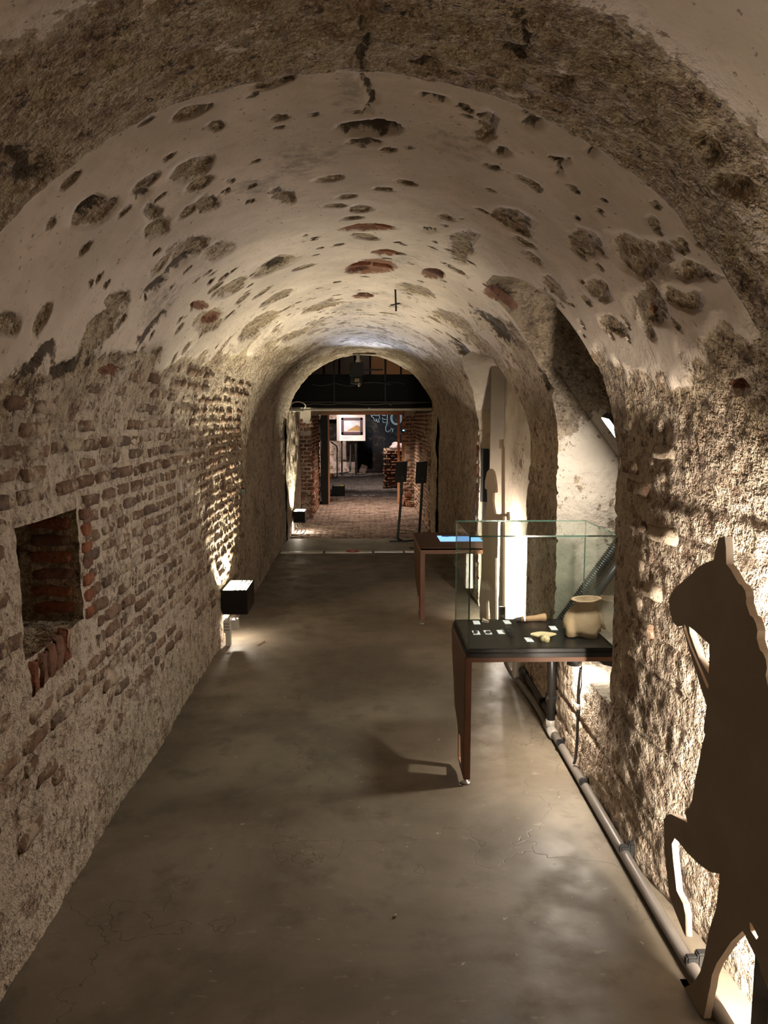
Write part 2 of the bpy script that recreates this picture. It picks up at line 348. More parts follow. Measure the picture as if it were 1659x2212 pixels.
def patch_field(kind, s, y, warp):
    out = np.zeros_like(s)
    for (cs, cy, as_, ay, bs, by) in PATCH[kind]:
        det = as_*by - ay*bs
        if abs(det) < 1e-7: continue
        ds, dy = s - cs + warp[0], y - cy + warp[1]
        a = (by*ds - bs*dy)/det; b = (-ay*ds + as_*dy)/det
        out = np.maximum(out, np.clip(1.45 - np.sqrt(a*a + b*b)*0.95, 0, 1.0))
    return out
def ramp(t, xs, ys): return np.interp(t, xs, ys)
N1Z = [0, 1.58, 1.79, 1.98, 2.16, 2.25, 2.29, 2.33]
N1N = [3.08, 3.08, 3.11, 3.127, 3.152, 3.22, 3.32, 3.52]
N1F = [4.02, 4.02, 4.01, 4.0, 3.96, 3.93, 3.89, 3.76]
N2Z = [0, 1.3, 1.56, 1.757, 1.967, 2.09, 2.16]
N2N = [4.72, 4.72, 4.72, 4.81, 5.0, 5.12, 5.5]
N2F = [6.76, 6.76, 6.83, 6.86, 6.62, 6.50, 6.15]
CTRL = [-3.0, 1.0, 1.87, 2.36, 2.87, 3.08, 4.02, 4.75, 6.84, 10.7]
STEP = [0.12, 0.02, 0.014, 0.014, 0.014, 0.014, 0.014, 0.018, 0.03]
cols, CI = [], []
for a, b, d in zip(CTRL[:-1], CTRL[1:], STEP):
    CI.append(len(cols)); n_ = max(1, round((b-a)/d)); cols += [a + (b-a)*i/n_ for i in range(n_)]
CI.append(len(cols)); cols.append(CTRL[-1]); cols = np.array(cols)
zl_rows = sorted(set(np.round(np.concatenate([np.linspace(0, .94, 64), np.linspace(.94, 1.36, 30), np.linspace(1.36, SPR, 9)]), 5)))
zr_rows = sorted(set(np.round(np.concatenate([np.linspace(0, .5, 34), np.linspace(.5, SPR, 66)]), 5)))[::-1]
arc_rows = np.linspace(SPR, SPR + ARC, 232)
rows = np.array(list(zl_rows[:-1]) + list(arc_rows) + [2*SPR + ARC - z for z in zr_rows[1:]])
SM = SPR + ARC/2
RX, RZ, RNX, RNZ = profile(rows)
NR, NC = len(rows), len(cols)
Y = np.zeros((NR, NC))
for i, S in enumerate(rows):
    s0, z = S - SM, RZ[i]
    tgt = list(CTRL)
    tgt[2] = 1.955 - 0.115*(s0/1.1)**2 if abs(s0) < 1.3 else 1.955 - 0.16
    if s0 > 0:
        w = 1.0 if z <= 2.33 else max(0.0, s0/ (RV*math.acos((2.33-SPR)/RV)))
        w2 = 1.0 if z <= 2.16 else max(0.0, s0/ (RV*math.acos((2.16-SPR)/RV)))
        tgt[5] += w*(ramp(z, N1Z, N1N) - tgt[5]); tgt[6] += w*(ramp(z, N1Z, N1F) - tgt[6])
        tgt[7] += w2*(ramp(z, N2Z, N2N) - tgt[7]); tgt[8] += w2*(ramp(z, N2Z, N2F) - tgt[8])
    Y[i] = np.interp(cols, CTRL, tgt)
S2 = np.repeat(rows[:, None], NC, 1); s2 = S2 - SM
Z2 = np.repeat(RZ[:, None], NC, 1); X2 = np.repeat(RX[:, None], NC, 1)
NX2 = np.repeat(RNX[:, None], NC, 1); NZ2 = np.repeat(RNZ[:, None], NC, 1)
P0 = np.stack([X2, Y, Z2], -1)
def low(P): return 0.020*fbm(P, 1.25, 3, 3)
wa = (0.05*fbm(P0, 9, 3, 11), 0.05*fbm(P0, 9, 3, 12))
peelP = patch_field('peel', s2, Y, wa); darkP = patch_field('dark', s2, Y, wa); PATCH['hole'] = PATCH['dark'][:1]; holeP = patch_field('hole', s2, Y, (wa[0]*0.4, wa[1]*0.4))
greyP = patch_field('grey', s2, Y, wa); redP = patch_field('red', s2, Y, (wa[0]*0.3, wa[1]*0.3))
edge_n = 0.35*fbm(P0, 2.6, 4, 21)
zl = 1.80 + np.clip(0.115*(Y-2.2), -0.05, 0.46) + 0.55*edge_n
zr = 1.86 - np.clip(0.05*(Y-2.0), 0, 0.08) + np.where(Y > 4.02, 0.30, 0) + np.clip(0.04*(Y-4.75), 0, 0.2) + 0.9*edge_n
lim = np.where(s2 < 0, zl, zr)
wallpeel = sstep(lim - Z2, np.where(s2 > 0, -0.30, -0.12), 0.14)
near = np.asarray(cols)[None, :] < CTRL[2] + 1e-6
band = np.where(near, 0.12 + 0.56*sstep(Y, 1.28, 1.52), 0)
far = np.where(near, 0, 0.15 + np.interp(Y, [2, 3, 4.5, 6.5, 9], [0, 0.06, 0.14, 0.22, 0.34]) + 0.10*np.abs(s2)*(Y > 2.5))
peel = np.maximum(np.maximum(peelP*0.78, wallpeel*0.95), np.maximum(band, far + 0.35*fbm(P0*np.array([1, .35, 1]), 5, 4, 31)*sstep(Y, 3.0, 6)))
dark = np.where(near, np.where(np.abs(s2) > 0.42, 0.30, 0.66), 0.72)*darkP + np.where(near, 0.16*sstep(np.abs(s2), 0.5, 0.9)*sstep(Y, 1.45, 1.7), 0) + 0.5*sstep(holeP, 0.45, 0.7) + 0.12*(np.abs(s2) < 0.12)*darkP + 0.25*(darkP > 0.9)*(np.abs(s2) < 0.42) + np.where(s2 < 0, 0.44 - 0.10*sstep(Y, 3, 5), 0.16)*np.exp(-((Z2 - lim + 0.05)/0.13)**2) + np.where(near, 0.16*sstep(Y, 1.3, 1.6)*(0.6 + 0.4*(np.abs(s2) > 0.35)), 0)
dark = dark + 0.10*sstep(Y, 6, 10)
grey = greyP*0.5 + np.where(near, 0.22, 0.0)
red = redP
pS = sstep(peel, 0.35, 0.65)
rc = np.random.RandomState(5)
PATCH['chips'] = []
for _ in range(330):
    cy = 1.95 + 7.5*rc.rand()**1.5; cs = rc.uniform(-1.25, 1.2); big_ = rc.rand()**4
    a_, b_ = 0.010 + 0.05*big_ + 0.004*cy*rc.rand(), 0.010 + 0.035*big_
    th_ = rc.normal(0, 0.5)
    PATCH['chips'].append((cs, cy, a_*math.cos(th_), a_*math.sin(th_), -b_*math.sin(th_), b_*math.cos(th_)))
ck = np.zeros_like(s2); cols_m = cols
for q_ in PATCH['chips']:
    c_a, c_b = np.searchsorted(cols, [q_[1] - 0.3, q_[1] + 0.3]); r_a, r_b = np.searchsorted(rows, [q_[0] + SM - 0.2, q_[0] + SM + 0.2])
    sl_ = (slice(max(0, r_a), r_b), slice(max(0, c_a), c_b)); det = q_[2]*q_[5] - q_[3]*q_[4]
    ds, dy = s2[sl_] - q_[0] + 0.5*wa[0][sl_], Y[sl_] - q_[1] + 0.5*wa[1][sl_]
    aa, bb = (q_[5]*ds - q_[4]*dy)/det, (-q_[3]*ds + q_[2]*dy)/det
    ck[sl_] = np.maximum(ck[sl_], np.clip(1.5 - np.sqrt(aa*aa + bb*bb)*0.95, 0, 1))
peel = np.maximum(peel, ck*0.80); dark = dark + 0.25*ck*(vnoise(P0*3.1, 9) > 0.1)
pS = sstep(peel, 0.35, 0.65)
hh = (low(P0) + 0.007*fbm(P0, 6, 3, 5)*(0.35 + pS) + 0.010*fbm(P0, 24, 3, 8)*pS
      - 0.007*pS*(Z2 > 1.4) - 0.016*sstep(darkP, 0.55, 0.9) - 0.07*sstep(holeP, 0.5, 0.75) - 0.022*sstep(redP, 0.5, 0.8))
hh = hh + np.where(near & (np.abs(s2) < 1.5), 0.016, 0)
# right pier courses: shallow ledges running along the wall
hh = hh - np.where(s2 > 0, 0.10*sstep(Y, 1.1, 1.4)*(1 - sstep(Y, 1.9, 2.9))*(1 - sstep(Z2, 1.2, 1.7)), 0)
hh = hh + np.where((s2 > 0) & (Z2 < 1.75), 0.006*sstep(np.abs(((Z2 + 0.02*fbm(P0, 1.5, 2, 44))/0.13) % 1 - 0.5), 0.42, 0.5)*-1.6*(1 - sstep(Z2, 1.3, 1.7)), 0)
PS = np.stack([X2 + NX2*hh, Y, Z2 + NZ2*hh], -1)

def grid_mesh(name, P, mat, mask=None, attrs=None, parent=None, kind=None, flip=False):
    nr, nc = P.shape[:2]
    idx = np.arange(nr*nc).reshape(nr, nc)
    q = np.stack([idx[:-1, :-1], idx[:-1, 1:], idx[1:, 1:], idx[1:, :-1]], -1)
    if flip: q = q[..., ::-1]
    q = q[mask] if mask is not None else q.reshape(-1, 4)
    used = np.unique(q); remap = np.full(nr*nc, -1); remap[used] = np.arange(len(used))
    q = remap[q]; V = P.reshape(-1, 3)[used]
    me = bpy.data.meshes.new(name)
    me.vertices.add(len(V)); me.vertices.foreach_set('co', V.astype(np.float32).ravel())
    me.loops.add(q.size); me.loops.foreach_set('vertex_index', q.astype(np.int32).ravel())
    me.polygons.add(len(q)); me.polygons.foreach_set('loop_start', np.arange(0, q.size, 4, dtype=np.int32))
    me.polygons.foreach_set('use_smooth', np.ones(len(q), bool))
    me.materials.append(mat)
    for k_, a in (attrs or {}).items():
        at = me.attributes.new(k_, 'FLOAT', 'POINT'); at.data.foreach_set('value', a.reshape(-1)[used].astype(np.float32))
    me.update(calc_edges=True); me.validate()
    o = bpy.data.objects.new(name, me); COL.objects.link(o)
    if kind: o['kind'] = kind
    if parent is not None: attach(o, parent)
    return o
rowmid = (rows[:-1] + rows[1:])/2; zmid = (RZ[:-1] + RZ[1:])/2
hole = np.zeros((NR-1, NC-1), bool)
left, right = rowmid < SM, rowmid > SM
def rsel(sel, z0, z1): return np.where(sel & (zmid > z0) & (zmid < z1))[0]
AL = rsel(left, 0.94, 1.36); N1 = rsel(right, 0.5, 2.33); N2 = rsel(right, -1, 2.16)
# the alcove head is slightly arched: its first rows open only in the middle
hole[np.ix_(AL, range(CI[3], CI[4]))] = True
hole[np.ix_(N1, range(CI[5], CI[6]))] = True
hole[np.ix_(N2, range(CI[7], CI[8]))] = True
iL = int(np.searchsorted(rows, SPR + 0.34)); iR = int(np.searchsorted(rows, SPR + ARC - 0.10))
wallA = sstep(lim - Z2 + 0.25*fbm(P0, 6, 3, 33), -0.05, 0.22)
AT = {'peel': peel, 'dark': dark, 'grey': grey, 'red': red, 'wall': wallA}
def part_of_shell(name, a, b, mat):
    return grid_mesh(name, PS[a:b+1], mat, ~hole[a:b], {k_: v[a:b+1] for k_, v in AT.items()}, kind='structure', flip=True)
wall_left = part_of_shell('wall_left', 0, iL, M_WALL)
ceiling = part_of_shell('ceiling', iL, iR, M_VAULT)
wall_right = part_of_shell('wall_right', iR, NR-1, M_WALL)

def niche(name, loop, xend, steps, mat, parent, closed, rough=0.012, peel_v=0.30, dark_v=0.0, splay=None):
    """jambs, sill and head of an opening: its edge loop run back to x = xend"""
    L = np.array(loop); n = len(L); c = L.mean(0)
    T = np.linspace(0, 1, steps); P = np.zeros((steps, n, 3))
    for i, t in enumerate(T):
        Q = L.copy(); Q[:, 0] = L[:, 0] + (xend - L[:, 0])*t
        d = Q - c; d[:, 0] = 0; d /= np.linalg.norm(d, axis=1)[:, None] + 1e-9
        f = rough*min(1, t*6)
        Q = Q + d*(f*(1.6*fbm(Q, 3, 3, 61) + 0.8*fbm(Q, 16, 3, 62)))[:, None]
        if splay: Q[:, 1] += splay(Q, t)
        P[i] = Q
    if closed: P = np.concatenate([P, P[:, :1]], 1)
    z = np.zeros(P.shape[:2])
    return grid_mesh(name, P, mat, None, {'peel': z + peel_v + 0.25*fbm(P, 2.5, 3, 66) + 0.6*sstep(P[..., 2] + 0.3*fbm(P, 2.2, 3, 67), 1.50, 1.85)*(xend > 1.5), 'dark': z + dark_v, 'grey': z + 0.25, 'red': z}, parent), P
r0, r1 = N1[0], N1[-1] + 1      # r0 is the head row, r1 the sill row
c0, c1 = CI[5], CI[6]
loop = [PS[r, c0] for r in range(r0, r1)] + [PS[r1, c] for c in range(c0, c1)] + [PS[r, c1] for r in range(r1, r0, -1)] + [PS[r0, c] for c in range(c1, c0, -1)]
nw, nP = niche('niche_wall', loop, 1.62, 44, M_NICHE, wall_right, True, 0.02, 0.40)
b = MB(); b.add([tuple(q) for q in nP[-1][:-1]], [tuple(range(nP.shape[1]-1))]); b.build('niche_back', M_NICHE, wall_right)
r0, r1 = N2[0], N2[-1] + 1
c0, c1 = CI[7], CI[8]
loop = [PS[r, c0] for r in range(r1, r0, -1)] + [PS[r0, c] for c in range(c0, c1)] + [PS[r, c1] for r in range(r0, r1+1)]
niche('niche_wall', loop, 1.25, 12, M_NICHE, wall_right, False, 0.008, 0.25, 0.1)
yy, zz = np.meshgrid(np.linspace(4.6, 6.95, 120), np.linspace(-0.02, 2.22, 112))
Pb = np.stack([1.13 + 0*yy, yy, zz], -1); Pb[..., 0] += 0.075*(1 - sstep(yy, 6.2, 6.75)) + 0.02*fbm(Pb, 1.8, 3, 71) + 0.006*fbm(Pb, 12, 3, 72)
grid_mesh('niche_back', Pb, M_NICHE, None, {'peel': 0.26 + 0.4*fbm(Pb, 2.2, 3, 73), 'dark': 0*yy, 'grey': 0*yy + 0.15, 'red': 0*yy}, wall_right, flip=True)
# alcove in the left wall
r0, r1 = AL[0], AL[-1] + 1
c0, c1 = CI[3], CI[4]
loop = [PS[r0, c] for c in range(c0, c1)] + [PS[r, c1] for r in range(r0, r1)] + [PS[r1, c] for c in range(c1, c0, -1)] + [PS[r, c0] for r in range(r1, r0, -1)]
niche('alcove_wall', loop, -1.33, 14, M_WALL, wall_left, True, 0.02, 1.0, 0.15)
yy, zz = np.meshgrid(np.linspace(2.3, 2.95, 44), np.linspace(0.88, 1.42, 36))
Pb = np.stack([-1.31 + 0*yy, yy, zz], -1); Pb[..., 0] += 0.02*fbm(Pb, 3, 3, 81) + 0.012*fbm(Pb, 20, 3, 82)
grid_mesh('alcove_back', Pb, M_WALL, None, {'peel': 0*yy + 1, 'dark': 0*yy + 0.1, 'grey': 0*yy, 'red': 0*yy, 'wall': 0*yy + 1}, wall_left)

# ---------------------------------------------------------------- bricks laid in the walls
def brick_mesh(name, w, h, seed, mat, proud=0.012):
    rnd = random.Random(seed); nu, nv = 7, 5
    vs = []
    for j in range(nv):
        for i in range(nu):
            u, v = (-1, -.9, -.5, 0, .5, .9, 1)[i], (-1, -.76, 0, .76, 1)[j]
            rim = i in (0, nu-1) or j in (0, nv-1)
            k_ = 1 - 0.10*abs(u)**3*abs(v)**3
            a = u*w/2*k_ + rnd.uniform(-.12, .12)*h; c = v*h/2*(1 - 0.10*abs(u)**4) + rnd.uniform(-.10, .10)*h
            d = -0.022 if rim else proud*(0.55 + 0.6*rnd.random())*(1 - 0.25*max(abs(u)**4, abs(v)**4))
            vs.append((a, c, d))
    fs = [(j*nu+i, j*nu+i+1, (j+1)*nu+i+1, (j+1)*nu+i) for j in range(nv-1) for i in range(nu-1)]
    me = bpy.data.meshes.new(name); me.from_pydata(vs, [], fs); me.materials.append(mat)
    me.polygons.foreach_set('use_smooth', [True]*len(fs)); me.update(); return me
BW, BH, CRS = 0.190, 0.051, 0.071
stretch = [brick_mesh('brick', BW*w, BH, i, M_BRICK) for i, w in enumerate((1, .97, 1.03, .93, 1.0, .95))]
header = [brick_mesh('brick', 0.092*w, BH, 20+i, M_BRICK) for i, w in enumerate((1, .95, 1.08, .9))]
MLEFT = lambda p, tilt=0: Matrix(((0, 0, 1, p[0]), (math.cos(tilt), -math.sin(tilt), 0, p[1]), (math.sin(tilt), math.cos(tilt), 0, p[2]), (0, 0, 0, 1)))
MRIGHT = lambda p, tilt=0: Matrix(((0, 0, -1, p[0]), (-math.cos(tilt), math.sin(tilt), 0, p[1]), (math.sin(tilt), math.cos(tilt), 0, p[2]), (0, 0, 0, 1)))
def put(me, M, parent, name='brick'):
    o = bpy.data.objects.new(name, me); COL.objects.link(o); o.parent = parent; o.matrix_basis = M; return o
def lowat(x, y, z): return float(low(np.array([[x, y, z]]))[0])
spots = []
rnd = random.Random(3)
for r in range(5, 28):
    z = 0.03 + r*CRS; y = 1.98 + rnd.random()*0.2
    lim_z = 1.80 + max(-.05, min(.46, 0.115*(0)))
    while y < 6.6:
        hd = rnd.random() < 0.35
        w = 0.092 if hd else BW
        yc = y + w/2
        top = 1.76 + max(0, min(.4, 0.10*(yc-2.2)))
        dens = (0.96 if 0.62 < z else 0.45)*(0.8 if yc < 2.9 else 1)
        if z > top - 0.22: dens = 0.55
        if z < top and rnd.random() < dens and not (2.28 < yc < 2.97 and 0.80 < z < 1.42):
            spots.append((yc, z + rnd.uniform(-.006, .006), hd, rnd.uniform(-.035, .035)))
        y += w + 0.012 + rnd.random()*0.008
spots.sort(key=lambda q: q[0])
mass = MB(); NS = 268
for i, (yc, z, hd, tilt) in enumerate(spots):
    me = rnd.choice(header if hd else stretch)
    sink = rnd.choice((-0.001, -0.003, -0.005, 0.002, -0.008))
    dx = lowat(XL, yc, z) + sink if z < SPR else None
    if dx is None:
        t = math.asin(min(1, (z - SPR)/RV)); h_ = lowat(CXV - RV*math.cos(t), yc, z) + sink - 0.006
        M = Matrix(((math.sin(t)*0, math.sin(t), math.cos(t), CXV - (RV-h_)*math.cos(t)), (1, 0, 0, yc), (0, math.cos(t), -math.sin(t), SPR + (RV-h_)*math.sin(t)), (0, 0, 0, 1)))
    else: M = MLEFT((XL + dx, yc, z), tilt)
    if i < NS: put(me, M, wall_left)
    else: mass.add([M @ v.co for v in me.vertices], [tuple(p.vertices) for p in me.polygons])
o = mass.build('brickwork', M_BRICKS, wall_left, True); o['kind'] = 'stuff'
# alcove: courses at the back, red bricks on edge under the sill and up the far jamb
bk = [brick_mesh('brick', 0.22, 0.055, 40+i, M_DARKBRICK, 0.02) for i in range(3)]
for r in range(6):
    for c in range(2):
        put(rnd.choice(bk), MLEFT((-1.305, 2.44 + c*0.26 + (r % 2)*0.10, 0.985 + r*0.068)), wall_left)
rb = [brick_mesh('brick', 0.055, 0.13, 50+i, M_REDBRICK, 0.010) for i in range(3)]
for i in range(5): put(rnd.choice(rb), MLEFT((XL + lowat(XL, 2.44, .87) + 0.002, 2.40 + i*0.068, 0.868 + 0.006*i)), wall_left)
jb = [brick_mesh('brick', 0.16, 0.05, 55+i, M_REDBRICK, 0.012) for i in range(2)]
for r in range(6): put(jb[r % 2], Matrix(((1, 0, 0, -1.17), (0, 0, -1, 2.868), (0, 1, 0, 0.985 + r*0.064), (0, 0, 0, 1))), wall_left)
hb = [brick_mesh('brick', 0.10, 0.05, 58+i, M_REDBRICK, 0.010) for i in range(2)]
for r in range(7): put(hb[r % 2], MLEFT((XL + lowat(XL, 2.93, 1.1) + 0.001, 2.945, 0.95 + r*0.064)), wall_left)
# right pier: plastered courses where only some bricks have come clear
M_SMEAR = brick_mat('limewashed_brick', c0=(0.20, 0.12, 0.08), c1=(0.30, 0.20, 0.14), smear=0.78)
sb = [brick_mesh('brick', 0.21*w, 0.058, 70+i, M_SMEAR, 0.012) for i, w in enumerate((1, .9, 1.05, .55))]
for r in range(13):
    y = 1.62 + (r % 2)*0.1
    while y < 3.0:
        if y < 2.85 and (y > 2.5 or 0.86 + r*.072 > 1.62) and rnd.random() < 0.4: put(rnd.choice(sb), MRIGHT((XR - lowat(XR, y, 0.9 + r*.07) * 0 + 0.007 - lowat(XR, y+.1, .86 + r*.072), y + 0.1, 0.86 + r*0.072), rnd.uniform(-.03, .03)), wall_right)
        y += 0.225
for z in [0.2 + 0.085*i for i in range(17)]:
    put(rnd.choice(rb[:1] + sb[3:]), MRIGHT((XR + 0.001 - lowat(XR, 6.86, z), 6.89, z)), wall_right)
# bricks bared along the crown of the vault
cb = [brick_mesh('brick', 0.20*w, 0.05, 90+i, M_REDBRICK, 0.010) for i, w in enumerate((1, .8, 1.1))]
for i, q in enumerate(PATCH['red'][:6]):
    a = q[0]/RV; hw = abs(q[2])
    for k_ in ((-0.5, 0.5) if hw > 0.1 else (0,)):
        b_ = a + k_*0.20/RV; P_ = (CXV + (RV+0.008)*math.sin(b_), q[1], SPR + (RV+0.008)*math.cos(b_))
        put(cb[(i + int(k_ > 0)) % 3], Matrix(((math.cos(b_), 0, -math.sin(b_), P_[0]), (0, 1, 0, P_[1]), (-math.sin(b_), 0, -math.cos(b_), P_[2]), (0, 0, 0, 1))), ceiling)

# ---------------------------------------------------------------- floor, paving, tunnel ends
xx, yy = np.meshgrid(np.linspace(-1.25, 1.75, 101), np.concatenate([np.linspace(-3, 1.2, 30)[:-1], np.linspace(1.2, 10.62, 300)]))
Pf = np.stack([xx, yy, 0*xx], -1); Pf[..., 2] = 0.004*fbm(Pf, 1.1, 3, 91)
floor = grid_mesh('floor', Pf, M_FLOOR, kind='structure')
k = NT('grey_screed'); p = k.pos()
M_SCREED = k.done(k.mix(k.step(k.noise(p, 3, 5, 0.6), 0.35, 0.65), (0.22, 0.215, 0.18), (0.34, 0.33, 0.28)), 0.5, k.bump(k.noise(p, 30), 0.2, 0.004))
MB().box((-1.2, 9.66, -0.04), (1.2, 10.6, 0.012)).build('screed_strip', M_SCREED, floor)
M_THRESH = plain('worn_metal_strip', (0.60, 0.58, 0.52), 0.35, 0.25, 8, spec=0.5)
for i, (a, b_) in enumerate(((-1.05, -0.52), (-0.49, 0.10), (0.125, 0.49), (0.51, 0.98))):
    MB().box((a, 9.50 + 0.03*(i > 1), -0.01), (b_, 9.62, 0.014), 0.003).build('threshold_strip', M_THRESH, floor)
bed = MB().box((-1.5, 10.6, -0.06), (2.6, 24.5, -0.012)).build('paving_bed', plain('dark_joint_sand', (0.05, 0.042, 0.035), 0.95, 0.3, 40), floor)
M_COB = brick_mat('paving_brick', c0=(0.25, 0.18, 0.145), c1=(0.44, 0.34, 0.28), smear=0.35)
M_COBS = brick_mat('paving_brick_mass', False, (0.27, 0.20, 0.165), (0.46, 0.36, 0.30), 0.35)
M_COBD = brick_mat('dark_paving_mass', False, (0.12, 0.11, 0.105), (0.24, 0.215, 0.20), 0.25)
cob = [brick_mesh('paving_brick', 0.170*w, 0.094, 120+i, M_COB, 0.008) for i, w in enumerate((1, .9, 1.08, .97))]
n_ = 0; mass, dmass = MB(), MB(); y = 10.66; r = 0
while y < 23.3:
    x = -1.06 + (r % 2)*0.09
    lim_x = 0.96 if y < 15.2 else 1.9
    if y > 15.2: x = -1.4 + (r % 2)*0.09
    while x < lim_x:
        me = rnd.choice(cob); th = rnd.uniform(-.03, .03)
        M = Matrix.Translation((x + 0.085, y + rnd.uniform(-.006, .006), rnd.uniform(-.003, .004) - 0.004)) @ Matrix.Rotation(th, 4, 'Z')
        if n_ < 286: put(me, M, floor, 'paving_brick'); n_ += 1
        else: (mass if y < 16.4 else dmass).add([M @ v.co for v in me.vertices], [tuple(p_.vertices) for p_ in me.polygons])
        x += 0.178
    y += 0.097 if y < 16 else 0.104; r += 1
o = mass.build('brick_paving', M_COBS, floor, True); o['kind'] = 'stuff'
o = dmass.build('dark_brick_paving', M_COBD, floor, True); o['kind'] = 'stuff'
M_BACK = plain('dim_plaster', (0.40, 0.33, 0.25), 0.95, 0.3, 5)
tag(MB().box((-1.4, -3.05, 0), (1.4, -2.95, 2.7)).build('wall_back', M_BACK), kind='structure')

# walls of the short passage beyond the vault
def rough_wall(name, axis, c, u0, u1, z0, z1, mat, peel_v, du=0.05, flip=False, kind='structure', parent=None, amp=0.03, red_v=0.0):
    U, Zg = np.meshgrid(np.linspace(u0, u1, max(2, int(abs(u1-u0)/du))), np.linspace(z0, z1, max(2, int((z1-z0)/du))))
    P = np.stack([0*U + c, U, Zg], -1) if axis == 'x' else np.stack([U, 0*U + c, Zg], -1)
    P[..., 0 if axis == 'x' else 1] += amp*fbm(P, 2.2, 3, 95) + 0.012*fbm(P, 11, 3, 96)
    z_ = 0*U
    return grid_mesh(name, P, mat, None, {'peel': z_ + peel_v, 'dark': z_, 'grey': z_, 'red': z_ + red_v, 'wall': z_ + 1.0}, parent, kind, flip)
rough_wall('wall_left', 'x', -1.055, 10.45, 13.0, -0.02, 1.9, M_WALL, 0.62, 0.03)
rough_wall('wall_right', 'x', 0.985, 10.45, 15.3, -0.02, 1.95, M_WALL, 1.0, 0.03, True)
def coursed(name, M0, w, h, mat, parent=None, bw=0.2, bh=0.056, crs=0.066, keep=0.93):
    """a face of rough bricks, joined: each is only a few pixels in the picture"""
    mb = MB(); var = [brick_mesh('brick', bw*q, bh, 140+i, mat, 0.014) for i, q in enumerate((1, .93, 1.05, .5))]
    z = crs/2; r = 0
    while z < h:
        x = bw*0.1 + (r % 2)*bw*0.5 - bw*.4
        while x < w - bw*0.5:
            me = rnd.choice(var[:3])
            if rnd.random() < keep and x + bw/2 > 0.02:
                M = M0 @ Matrix.Translation((x + bw/2, z, rnd.uniform(-.012, .012)))
                mb.add([M @ v.co for v in me.vertices], [tuple(p_.vertices) for p_ in me.polygons])
            x += bw + 0.014
        z += crs; r += 1
    o_ = mb.build(name, mat, parent, True); o_['kind'] = 'stuff'; return o_
M_JAMBRED = brick_mat('crumbling_red_brick', False, (0.20, 0.085, 0.05), (0.34, 0.17, 0.11), 0.38)
# right passage wall of pale brick, running to the door frame
coursed('brickwork', Matrix(((0, 0, -1, 0.965), (-1, 0, 0, 15.2), (0, 1, 0, 0), (0, 0, 0, 1))), 3.9, 1.80, M_PALEBRICK, wall_right)
# left and right brick jambs before the door
jl = tag(MB().box((-1.12, 12.95, -0.02), (-0.885, 15.2, 1.86)).build('wall_jamb', M_WALL), kind='structure')
coursed('brickwork', Matrix(((1, 0, 0, -1.10), (0, 0, -1, 12.94), (0, 1, 0, 0), (0, 0, 0, 1))), 0.25, 1.66, M_JAMBRED, jl, 0.11)
coursed('brickwork', Matrix(((0, 0, 1, -0.88), (1, 0, 0, 12.95), (0, 1, 0, 0), (0, 0, 0, 1))), 2.2, 1.72, M_JAMBRED, jl)
jr = tag(MB().box((0.78, 14.75, -0.02), (1.1, 15.25, 1.86)).build('wall_jamb', M_WALL), kind='structure')
coursed('brickwork', Matrix(((1, 0, 0, 0.77), (0, 0, -1, 14.74), (0, 1, 0, 0), (0, 0, 0, 1))), 0.3, 1.70, M_PALEBRICK, jr, 0.12)
b = MB()
for (cx_, cy_, cz_, s_) in ((0.80, 14.6, 0.08, .16), (0.88, 14.45, 0.05, .12), (0.84, 14.62, 0.22, .11), (0.78, 14.7, 0.32, .07)):
    b.obox((cx_, cy_, cz_), (s_*1.3, s_, s_), Matrix.Rotation(rnd.random(), 3, 'Z') @ Matrix.Rotation(rnd.uniform(-.3, .3), 3, 'X'), s_*0.22)
b.build('broken_footing', brick_mat('crumbled_brick', True, (0.26, 0.12, 0.075), (0.34, 0.19, 0.12), 0.45), jr)
b = MB()
for (cx_, cy_, cz_, s_) in ((-1.0, 12.85, 0.14, .16), (-1.02, 12.85, 0.34, .13), (-0.96, 12.85, 0.30, .09)):
    b.obox((cx_, cy_, cz_), (s_*1.2, s_, s_*1.7), Matrix.Rotation(rnd.uniform(-.3, .3), 3, 'Z'), s_*0.2)
b.build('broken_footing', brick_mat('crumbled_brick_left', True, (0.26, 0.13, 0.08), (0.36, 0.21, 0.14), 0.5), jl)
# black fascia filling the vault mouth, white ledge under it
M_FASC = plain('black_boarding', (0.010, 0.010, 0.010), 0.7, spec=0.15)
fas = tag(thing('fascia', 'black boarded fascia filling the arch over the far passage', 'fascia', (-0.05, 11.3, 1.83)))
b = MB(); b.box((-1.15, 11.30, 1.83), (1.1, 11.36, 2.31)); b.build('board', M_FASC, fas)
b = MB(); b.box((-1.10, 11.22, 1.835), (1.05, 11.30, 1.90), 0.004); b.build('beam', M_FASC, fas)
b = MB(); b.box((-1.10, 11.215, 1.905), (1.05, 11.24, 1.913)); b.build('cable_rail', M_PIPE, fas)
for x in (-0.43, 0.31):
    b = MB(); b.box((x-0.012, 11.27, 1.9), (x+0.012, 11.30, 2.56)); b.build('upright', M_MATT, fas)
for pts in ([(-0.75, 2.16), (-0.6, 2.145), (-0.45, 2.17), (-0.40, 2.175), (-0.2, 2.14), (-0.02, 2.19)], [(0.0, 2.185), (0.2, 2.19), (0.4, 2.16)], [(0.33, 2.19), (0.45, 2.19), (0.6, 2.17)]):
    b = MB(); b.tube(spline([(x, 11.285, z) for x, z in pts], 6), 0.004, 6); b.build('cable', M_PIPE, fas, True)
led = tag(thing('ledge', 'pale ledge beam across the tunnel end below the black fascia', 'beam', (-0.05, 11.2, 1.79)))
b = MB(); b.box((-1.10, 11.14, 1.785), (0.98, 11.26, 1.815), 0.003); b.build('plank', plain('dirty_white_paint', (0.60, 0.57, 0.47), 0.6, 0.2, 6), led)
